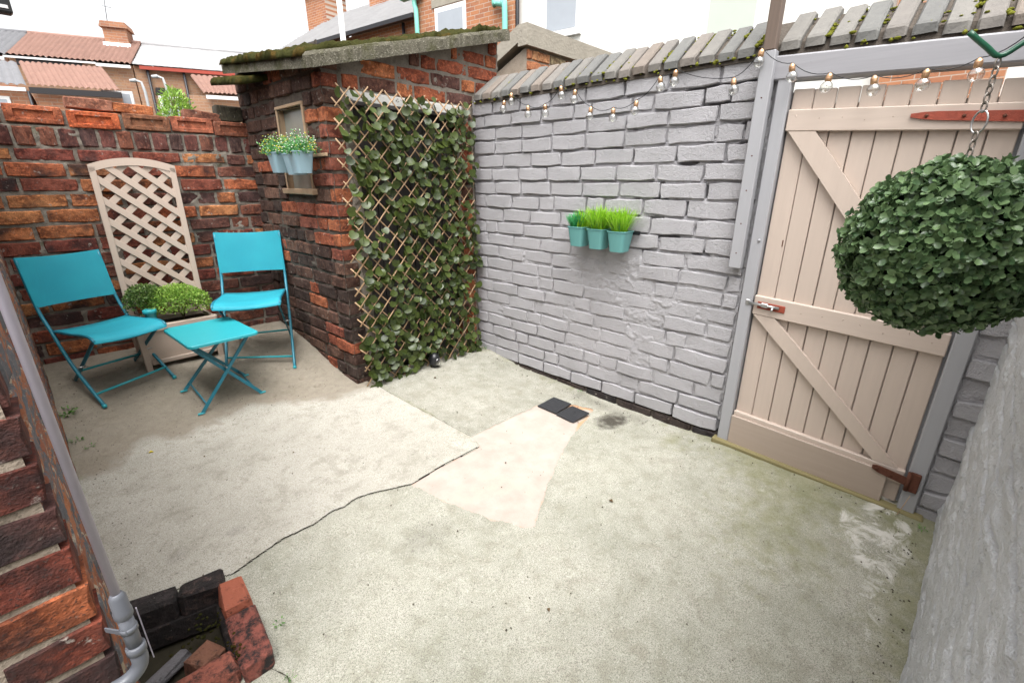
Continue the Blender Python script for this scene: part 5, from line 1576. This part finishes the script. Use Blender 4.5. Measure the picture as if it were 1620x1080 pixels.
for (yy, zz) in bul: path.append((XB if not (.66 < yy < .72) else 2.205, yy, zz + .004))
path += [(2.16, -.06, 1.70), (2.10, -.17, 1.76)]
pts = []
for a, b in zip(path[:-1], path[1:]):
    for k in range(6):
        t_ = k / 6; q = Vector(a).lerp(Vector(b), t_); q.z -= .018 * 4 * t_ * (1 - t_) * min(1, (Vector(a) - Vector(b)).length / .13); pts.append(q - L)
pts.append(Vector(path[-1]) - L)
MB().tube(pts, .0016, 6).build('wire', M['cable'], fs)

# ------------------------------------------------------------------ weeds, leaves and crumbs on the floor
def weed(x, y, n, ln, label, seed):
    o = empty('weed', (x, y, ground(x, y)), 0, label, 'weed'); r = np.random.default_rng(seed); items = []
    for k in range(n):
        an = r.uniform(0, 6.283); d = np.array([math.cos(an), math.sin(an), r.uniform(.2, 1.0)]); p = d * ln * r.uniform(.1, 1) * np.array([.7, .7, .8])
        items.append((p, r.normal(size=3) * .4 + [0, 0, 1], d, np.array([.6, 1, 1]) * ln * r.uniform(.25, .5)))
    V, F = scatter('oval', items); tag(add_obj('leaves', mesh_np('leaves', V, F, False), M['weed'], o), kind='stuff')
weed(-.035, 3.03, 40, .055, 'weed tuft at the house wall foot, behind the left chair foot', 1)
weed(-.030, 2.78, 26, .035, 'low weed at the house wall foot, nearer than the tuft', 2)
weed(.005, 2.70, 16, .03, 'sprig of weed creeping out from the house wall onto the soil', 3)
weed(2.262, 2.40, 24, .03, 'small weed in the corner between grey wall and ivy', 4)
weed(2.255, 1.50, 22, .022, 'tiny weed at the grey wall foot behind the drain slates', 5)
weed(.262, 1.205, 16, .024, 'bright green weed beside the gully bricks', 6)
weed(.222, 1.02, 16, .02, 'little weed growing in the floor crack near the gully', 7)
weed(2.18, -.205, 20, .025, 'small weed at the foot of the near grey wall', 8)
dl = plain('dead leaf', (.10, .06, .025), .7, .3, bump=0); yl = plain('yellow leaf', (.62, .50, .05), .6, .3, bump=0)
bv, bf = leaf_base('oval')
for i, (x, y, s, m, lab) in enumerate([(1.445, .764, .022, dl, 'curled brown dead leaf on the open concrete'), (.205, 2.50, .022, yl, 'yellow leaf on the soil edge near the left chair'), (.87, .655, .016, dl, 'brown scrap on the concrete near the bottom edge'), (1.66, 2.25, .018, dl, 'small dead leaf on the corner slab'), (.66, 2.05, .012, dl, 'dark crumb in the middle of the left slab'), (.36, 2.30, .014, dl, 'dark twig scrap left of the slab centre')]):
    q = bv.copy() * s; q[:, 2] += .004 + np.abs(q[:, 0]) * .8
    o = add_obj('fallen_leaf', mesh_np('fallen_leaf', np.concatenate([q, q + [0, 0, .0012]]), np.concatenate([bf[:, ::-1], bf + len(q)]), False), m, None, (x, y, ground(x, y) - .004)); o.rotation_euler = (0, 0, i * 1.3)
    tag(o, lab, 'leaf')
stick = MB(); stick.tube([(2.21, -.118, -.02), (2.225, -.13, .03), (2.235, -.138, .07)], [.0018, .0014, .0008], 5)
tag(stick.build('twig', M['stick']), 'thin pale twig leaning by the right gate post', 'twig')
# ------------------------------------------------------------------ street beyond the walls
_a = math.radians(-24)
UL = Vector((math.cos(_a), math.sin(_a), 0)); NL = Vector((-math.sin(_a), math.cos(_a), 0)); E0 = Vector((5, 24.5, 0))
def T(s, off, z): return E0 + UL * s + NL * off + Vector((0, 0, z))
M['fb_l'] = far_brick('terrace brickwork left', 1.25, (.40, .19, .11), (.28, .13, .085), (.36, .30, .25), (UL.x, UL.y))
M['fb_lo'] = far_brick('sandy terrace brickwork', 1.25, (.38, .24, .15), (.27, .16, .11), (.34, .29, .24), (UL.x, UL.y))
M['fb_y'] = far_brick('orange stock brickwork', 1.0, (.44, .19, .095), (.30, .12, .075), (.46, .40, .34), (-.13, .99))
M['fb_x'] = far_brick('pale orange brickwork', 1.0, (.50, .26, .13), (.42, .19, .10), (.46, .40, .33), (1, 0))
M['tile_red'] = plain('orange roof tile', (.27, .16, .128), .8, .25, 0, .25, 3, .1)
M['tile_grey'] = plain('grey roof tile', (.19, .19, .20), .75, .3, 0, .2, 3, .1)
M['slate'] = plain('pale blue slate', (.36, .355, .36), .6, .35, 0, .22, 2.5, .1)
M['upvc'] = plain('white plastic trim', (.78, .78, .78), .4, .4, bump=0)
M['fascia'] = plain('dark fascia', (.03, .028, .03), .6, .3, bump=0)
M['redtrim'] = plain('red painted gutter board', (.33, .06, .04), .6, .3, bump=0)
M['render_white'] = plain('cream white render', (.74, .74, .70), .85, .2, 0, .03, 4, .1)
M['stone'] = plain('weathered stone cap', (.33, .30, .25), .9, .2, 0, .25, 8, .6, .01)
M['winglass'] = plain('blind behind window glass', (.36, .39, .43), .2, .5, 0, .08, 4, 0)
M['winglass_pale'] = plain('frosted window glass', (.50, .54, .48), .3, .5, 0, .05, 4, 0)
M['mint'] = plain('mint green downpipe', (.22, .60, .50), .45, .4, 0, .08, 6, .05)
M['blackpipe'] = plain('black gutter', (.02, .02, .024), .45, .4, bump=0)
def roof_sheet(name, A, B, Cc, D, rows, cols, m, parent, curl=.05, step=.05, sub=5):
    """A,B = eave left/right, D,Cc = ridge left/right; tiles as overlapping rows"""
    A, B, Cc, D = [np.array(p) for p in (A, B, Cc, D)]
    n = np.cross(B - A, D - A); n /= np.linalg.norm(n)
    if n[2] < 0: n = -n
    nu = cols * sub + 1; vv = []; hh = []
    for k in range(rows):
        vv += [k / rows + 1e-4, (k + .97) / rows]; hh += [step, 0.0]
    vv = np.array(vv); hh = np.array(hh); uu = np.linspace(0, 1, nu)
    U, V = np.meshgrid(uu, vv)
    jit = (vn2(np.floor(U * cols), np.floor(V * rows * .999), 5) - .5) * .012
    P = (A * ((1 - U) * (1 - V))[..., None] + B * (U * (1 - V))[..., None] + Cc * (U * V)[..., None] + D * ((1 - U) * V)[..., None])
    wave = np.abs(np.sin(U * cols * math.pi)) * curl if curl else (np.abs(((U * cols + .5 * (np.floor(V * rows * .999) % 2)) % 1) - .5) > .44) * -.01
    P = P + (hh[:, None] + wave + jit)[..., None] * n
    nv = len(vv); idx = np.arange(nu * nv).reshape(nv, nu)
    Q = np.stack([idx[:-1, :-1], idx[:-1, 1:], idx[1:, 1:], idx[1:, :-1]], -1).reshape(-1, 4)
    o = add_obj(name, mesh_np(name, P.reshape(-1, 3), Q, False), m, parent)
    return o
def slab_quad(name, pts, th, m, parent):
    b = MB(); b.prism([Vector(p) for p in pts], th); return b.build(name, m, parent)
def far_house(name, label, cat='house'):
    return empty(name, (0, 0, 0), 0, label, cat)
def gable_house(o, s0, s1, mwall, mroof, rows, cols, eave=5.5, ridge=6.7, curl=.055, back=4.0):
    slab_quad('wall', [T(s0, 0, -.3), T(s1, 0, -.3), T(s1, 0, eave), T(s0, 0, eave)], NL * back, mwall, o)
    rf = roof_sheet('roof', T(s0, -.15, eave - .02), T(s1, -.15, eave - .02), T(s1, 2.2, ridge), T(s0, 2.2, ridge), rows, cols, mroof, o, curl)
    roof_sheet('roof', T(s1, back + .4, eave - .1), T(s0, back + .4, eave - .1), T(s0, 2.2, ridge), T(s1, 2.2, ridge), rows, cols, mroof, o, curl)
    b = MB(); b.tube([T(s0, 2.2, ridge + .03), T(s1, 2.2, ridge + .03)], .09, 8); b.build('ridge_tiles', mroof, rf)
    return rf
def far_window(o, s0, s1, off, z0, z1, frame=.08, m='winglass'):
    w = slab_quad('window', [T(s0, off - .04, z0), T(s1, off - .04, z0), T(s1, off - .04, z1), T(s0, off - .04, z1)], NL * .08, M['upvc'], o)
    slab_quad('pane', [T(s0 + frame, off - .05, z0 + frame), T(s1 - frame, off - .05, z0 + frame), T(s1 - frame, off - .05, z1 - frame), T(s0 + frame, off - .05, z1 - frame)], NL * .03, M[m], w)
    return w
hA = far_house('terraced_house', 'far terraced house with grey tiled roof at the left edge')
gable_house(hA, -9, -3.92, M['fb_l'], M['tile_grey'], 16, 26)
slab_quad('fascia', [T(-9, -.20, 5.34), T(-3.95, -.20, 5.34), T(-3.95, -.20, 5.44), T(-9, -.20, 5.44)], NL * .06, M['upvc'], hA)
# its lower rear wing
roof_sheet('wing_roof', T(-5.2, -5, 3.85), T(-1.78, -5, 3.85), T(-3.16, -1.5, 5.05), T(-6.6, -1.5, 5.05), 15, 16, M['tile_grey'], hA)
slab_quad('wing_wall', [T(-5.2, -4.9, -.3), T(-1.80, -4.9, -.3), T(-1.80, -4.9, 3.80), T(-5.2, -4.9, 3.80)], NL * 3.0 - UL * 1.0, M['fb_l'], hA)
slab_quad('fascia', [T(-5.2, -5.1, 3.74), T(-1.80, -5.1, 3.74), T(-1.80, -5.1, 3.84), T(-5.2, -5.1, 3.84)], NL * .05, M['upvc'], hA)
far_window(hA, -3.0, -2.28, -4.9, 2.7, 3.60)
hB = far_house('terraced_house', 'far terraced house with orange tiled roof and brick chimney')
rfB = gable_house(hB, -3.90, -.28, M['fb_lo'], M['tile_red'], 16, 22)
slab_quad('fascia', [T(-1.35, -.22, 5.36), T(-.28, -.22, 5.36), T(-.28, -.22, 5.46), T(-1.35, -.22, 5.46)], NL * .06, M['upvc'], hB)
slab_quad('dormer_window', [T(-3.6, -.3, 5.20), T(-1.75, -.3, 5.20), T(-1.75, -.3, 5.42), T(-3.6, -.3, 5.42)], NL * .1, M['fascia'], hB)
slab_quad('fascia', [T(-3.9, -.36, 5.40), T(-1.30, -.36, 5.40), T(-1.30, -.36, 5.46), T(-3.9, -.36, 5.46)], NL * .06, M['upvc'], hB)
chm = slab_quad('chimney', [T(-1.36, 1.7, 6.2), T(-.58, 1.7, 6.2), T(-.58, 1.7, 7.15), T(-1.36, 1.7, 7.15)], NL * .8, M['fb_l'], rfB)
slab_quad('chimney_cap', [T(-1.44, 1.62, 7.10), T(-.50, 1.62, 7.10), T(-.56, 1.62, 7.30), T(-1.36, 1.62, 7.30)], NL * .95, M['fb_l'], chm)
slab_quad('flashing', [T(-1.42, 1.55, 6.42), T(-.52, 1.55, 6.42), T(-.52, 1.62, 6.56), T(-1.42, 1.62, 6.56)], NL * .1, M['upvc'], chm)
MB().tube([T(-1.22, 2, 7.2), T(-1.12, 2, 8.2)], .012, 5).build('aerial', M['blackpipe'], chm)
MB().tube([T(-1.25, 2, 7.9), T(-.95, 2, 7.86)], .008, 5).build('aerial', M['blackpipe'], chm)
roof_sheet('wing_roof', T(-1.70, -5, 3.86), T(.45, -5, 3.86), T(-.82, -1.5, 5.08), T(-3.09, -1.5, 5.08), 15, 15, M['tile_red'], hB)
slab_quad('wing_wall', [T(-1.72, -4.9, -.3), T(.42, -4.9, -.3), T(.42, -4.9, 3.82), T(-1.72, -4.9, 3.82)], NL * 3.0 - UL * 1.0, M['fb_l'], hB)
slab_quad('fascia', [T(-1.72, -5.1, 3.70), T(.46, -5.1, 3.70), T(.46, -5.1, 3.86), T(-1.72, -5.1, 3.86)], NL * .06, M['fascia'], hB)
far_window(hB, -.95, -.1, -4.92, 2.6, 3.58)
MB().tube([T(-1.77, -5.05, 3.75), T(-1.77, -5.05, 0)], .035, 8).build('downpipe', M['blackpipe'], hB)
far_window(hB, -.55, .3, -3.2, 3.55, 4.15)
hC = far_house('terraced_house', 'far terraced house with pale slate roof and red gutter board')
gable_house(hC, -.24, 4.9, M['fb_lo'], M['slate'], 18, 24, curl=0)
slab_quad('gutter_board', [T(0.0, -.22, 5.36), T(4.9, -.22, 5.36), T(4.9, -.22, 5.48), T(0.0, -.22, 5.48)], NL * .07, M['redtrim'], hC)
far_window(hC, .36, 1.15, 0, 3.3, 4.5)
slab_quad('lintel', [T(.28, -.03, 4.52), T(1.22, -.03, 4.52), T(1.16, -.03, 4.78), T(.34, -.03, 4.78)], NL * .05, M['fascia'], hC)
for s in (.22, 1.42): MB().tube([T(s, -.12, 5.4), T(s, -.12, 1)], .05, 8).build('downpipe', M['blackpipe'], hC)
slab_quad('wing_wall', [T(1.9, -2.9, -.3), T(4.2, -2.9, -.3), T(4.2, -2.9, 4.2), T(1.9, -2.9, 4.2)], NL * 2.9, M['fb_lo'], hC)
roof_sheet('wing_roof', T(2.4, -3.0, 4.22), T(4.4, -3.0, 4.22), T(4.4, 0, 5.3), T(1.6, 0, 5.3), 15, 14, M['tile_red'], hC)
slab_quad('fascia', [T(2.45, -3.1, 4.08), T(4.4, -3.1, 4.08), T(4.4, -3.1, 4.2), T(2.45, -3.1, 4.2)], NL * .06, M['upvc'], hC)
lampgrey = plain('galvanised lamp post', (.42, .44, .45), .5, .4, bump=0)
for (s, z, lab) in ((1.60, 3.77, 'curved grey street lamp, the lower of the two in front of the terrace'), (2.10, 3.90, 'small grey street lamp arm, higher and right of the other lamp')):
    o = empty('street_lamp', T(s + .15, -8, -.3), 0, lab, 'street lamp', 'street lamps before the far terrace')
    B0 = T(s + .15, -8, -.3)
    MB().tube([T(s + .14, -8, -.3) - B0, T(s + .14, -8, z - .25) - B0, T(s + .10, -8, z - .03) - B0, T(s, -8, z) - B0], [.045, .035, .03, .03], 8).build('post', lampgrey, o)
    MB().tube([T(s, -8, z) - B0, T(s - .14, -8, z - .01) - B0], [.05, .035], 8).build('lamp_head', lampgrey, o)
# shrub beyond the back wall
r = np.random.default_rng(77); items = []
for k in range(1500):
    d = rv(r) * r.uniform(.2, 1) ** .5 * np.array([.26, .22, .42]); items.append((d, rv(r), d + [0, 0, .3] + r.normal(size=3) * .2, np.array([.035, .09, .05]) * r.uniform(.6, 1.2)))
V, F = scatter('oval', items)
sb = empty('wild_shrub', T(3.47, -14, 2.36), 0, 'loose green shrub showing over the back wall below the far window', 'shrub')
tag(add_obj('foliage', mesh_np('foliage', V, F, False), M['shrub'], sb), kind='stuff')
b = MB()
for k in range(7):
    e = Vector((random.gauss(0, .15), random.gauss(0, .12), random.uniform(.2, .5))); b.tube([(0, 0, -2.7), (0, 0, -.7), e * .4, e], [.03, .025, .012, .004], 5)
b.build('stem', M['sill_wood'], sb)

# right side: houses facing the alley
U2 = Vector((-.13, .9915, 0)); N2 = Vector((.9915, .13, 0))
def R_(P0, s, off, z): return Vector((P0[0], P0[1], 0)) + U2 * s + N2 * off + Vector((0, 0, z))
def quad2(name, P0, s0, s1, z0, z1, off, th, m, parent):
    return slab_quad(name, [R_(P0, s0, off, z0), R_(P0, s1, off, z0), R_(P0, s1, off, z1), R_(P0, s0, off, z1)], N2 * th, m, parent)
def win2(P0, s0, s1, z0, z1, o, fr=.06, m='winglass', rec=.06):
    w = quad2('window', P0, s0, s1, z0, z1, -.012, .02, M['upvc'], o)
    quad2('pane', P0, s0 + fr, s1 - fr, z0 + fr, z1 - fr, -.020, .012, M[m], w)
    quad2('sill', P0, s0 - .06, s1 + .06, z0 - .07, z0, -.07, .09, M['upvc'], w)
    return w
WP = (8.0, 5.0)
hW = far_house('rendered_house', 'cream white rendered house filling the sky above the grey wall')
quad2('wall', WP, -7.5, 2.05, -.3, 7.0, 0, 5, M['render_white'], hW)
win2(WP, .72, 1.45, 3.86, 4.75, hW); win2(WP, -2.26, -1.53, 2.9, 4.3, hW, .03, 'winglass_pale')
MB().tube([R_(WP, 2.0, -.10, 7), R_(WP, 2.0, -.10, .5)], .035, 8).build('downpipe', M['blackpipe'], hW)
BP = (7.6, 7.0)
hK = far_house('brick_house', 'orange brick rear extension with white window and mint green downpipes')
quad2('wall', BP, 0, 2.74, -.3, 6.2, 0, 4, M['fb_y'], hK)
win2(BP, 1.22, 2.10, 3.95, 4.74, hK, .09)
quad2('lintel', BP, 1.15, 2.18, 4.76, 4.90, -.015, .03, M['stone'], hK)
MB().tube(bez([R_(BP, .42, -.10, 6), R_(BP, .42, -.10, 4.62), R_(BP, .36, -.10, 4.52), R_(BP, .24, -.10, 4.48), R_(BP, .17, -.10, 4.40), R_(BP, .17, -.10, 3.0), R_(BP, .17, -.10, 1.0)], 5), .055, 10).build('downpipe', M['mint'], hK)
MB().tube([R_(BP, 2.62, -.08, 6), R_(BP, 2.62, -.08, 4.9), R_(BP, 2.58, -.08, 4.8), R_(BP, 2.58, -.08, 2)], .05, 10).build('downpipe', M['mint'], hK)
quad2('gutter', BP, 2.4, 3.0, 5.02, 5.10, -.16, .14, M['mint'], hK)
SP = (9.2, 9.0)
hS = far_house('slate_house', 'house with long pale slate roof and black gutter behind the outhouse')
quad2('wall', SP, 2.0, 9.6, -.3, 5.40, 0, 4.2, M['fb_y'], hS)
rfS = roof_sheet('roof', R_(SP, 10.0, -.2, 5.42), R_(SP, 2.0, -.2, 5.42), R_(SP, 1.0, 2.32, 7.12), R_(SP, 9.3, 2.32, 7.12), 20, 28, M['slate'], hS, 0)
roof_sheet('roof', R_(SP, 2.0, 4.6, 5.4), R_(SP, 10.0, 4.6, 5.4), R_(SP, 9.3, 2.32, 7.12), R_(SP, 1.0, 2.32, 7.12), 20, 28, M['slate'], hS, 0)
quad2('gutter', SP, 2.6, 9.8, 5.34, 5.44, -.32, .12, M['blackpipe'], hS)
MB().tube([R_(SP, 3.2, -.1, 5.35), R_(SP, 3.2, -.1, 3)], .045, 8).build('downpipe', M['blackpipe'], hS)
c1 = quad2('chimney', SP, 9.1, 10.3, 6.2, 7.75, 1.7, .9, M['fb_y'], rfS)
quad2('chimney_cap', SP, 9.0, 10.4, 7.7, 7.95, 1.6, 1.1, M['fb_y'], c1)
quad2('chimney', SP, 5.9, 6.8, 6.6, 7.9, 1.8, .9, M['fb_y'], rfS)
pw = empty('white_pole', (3.09, 5.49, -.3), 0, 'white pole standing behind the outhouse roof', 'pole')
MB().tube([(0, 0, 0), (0, 0, 4.6)], .030, 10).build('pole', M['upvc'], pw)
# neighbouring outhouse over the alley with a stone cap
nb = far_house('alley_outhouse', 'orange brick outhouse across the alley with sloping stone cap', 'outhouse')
NX, NY = 3.29, 2.90
MBn = MB(); MBn.prism([(NX, NY, -.3), (NX, NY + .95, -.3), (NX, NY + .95, 1.93), (NX, NY, 2.33)], (3.0, 0, 0)); MBn.build('wall', M['mortar_pale'], nb)
SET_NB = brickset(M['brick_clean'], .06)
pn = pal([(.55, .25, .11), (.58, .30, .15), (.48, .20, .10)], [(.40, .33, .2), (.34, .16, .10)], lambda u, z: .2)
FMn = frame_mat((1, 0, 0), (0, NY - .012, 0))
for i in range(6):
    lay_courses(nb, FMn, NX, 4.7, [(1.83 + .082 * i, 1.83 + .082 * (i + 1))], SET_NB, pn, hprob=.25, joint=.014, hj=.013)
FMn2 = frame_mat((0, -1, 0), (NX - .012, 0, 0))
for i in range(5):
    z0 = 1.74 + .082 * i
    lay_courses(nb, FMn2, -(NY + min(.94, (2.30 - z0 - .082) / .42)), -NY, [(z0, z0 + .082)], SET_NB, pn, hprob=.3, joint=.014, hj=.013)
cap = MB(); cap.prism([(NX - .05, NY - .05, 2.33), (NX - .05, NY - .05, 2.485), (3.0 + NX, NY - .05, 2.485), (3.0 + NX, NY - .05, 2.33)], (0, .10, 0)); cap.build('stone_cap', M['stone'], nb)
cap = MB(); cap.prism([(NX - .05, NY + .05, 2.485), (NX - .05, NY + 1.0, 2.06), (NX - .05, NY + 1.0, 1.95), (NX - .05, NY + .05, 2.36)], (.16, 0, 0)); cap.build('stone_cap', M['stone'], nb)
cap = MB(); cap.prism([(NX + .11, NY + .05, 2.43), (NX + .11, NY + 1.0, 2.0), (NX + .11, NY + 1.0, 1.94), (NX + .11, NY + .05, 2.36)], (2.8, 0, 0)); cap.build('roof', M['slate'], nb)
# black fitting on the house wall that just enters the top left corner
fx = empty('wall_fitting', (-.06, 2.0, 1.708), 0, 'black fitting with a white stripe jutting into the top left corner', 'fitting')
MB().box((.105, 0, .035), (.205, .035, .075), bev=.005).build('arm', M['black'], fx)
MB().box((.110, -.0185, .012), (.18, .002, .008)).build('stripe', M['upvc'], fx)
# red brick glimpse at the far right above the coping
rb = far_house('red_house', 'red brick house glimpsed above the coping at top right')
MB().box((9.8, .5, 2.2), (3.0, 1.2, 5.0)).build('wall', M['fb_y'], rb)
MB().prism([(8.2, -.3, 4.7), (11.4, -.3, 4.7), (9.8, -.3, 6.0)], (0, 1.6, 0)).build('roof', M['slate'], rb)
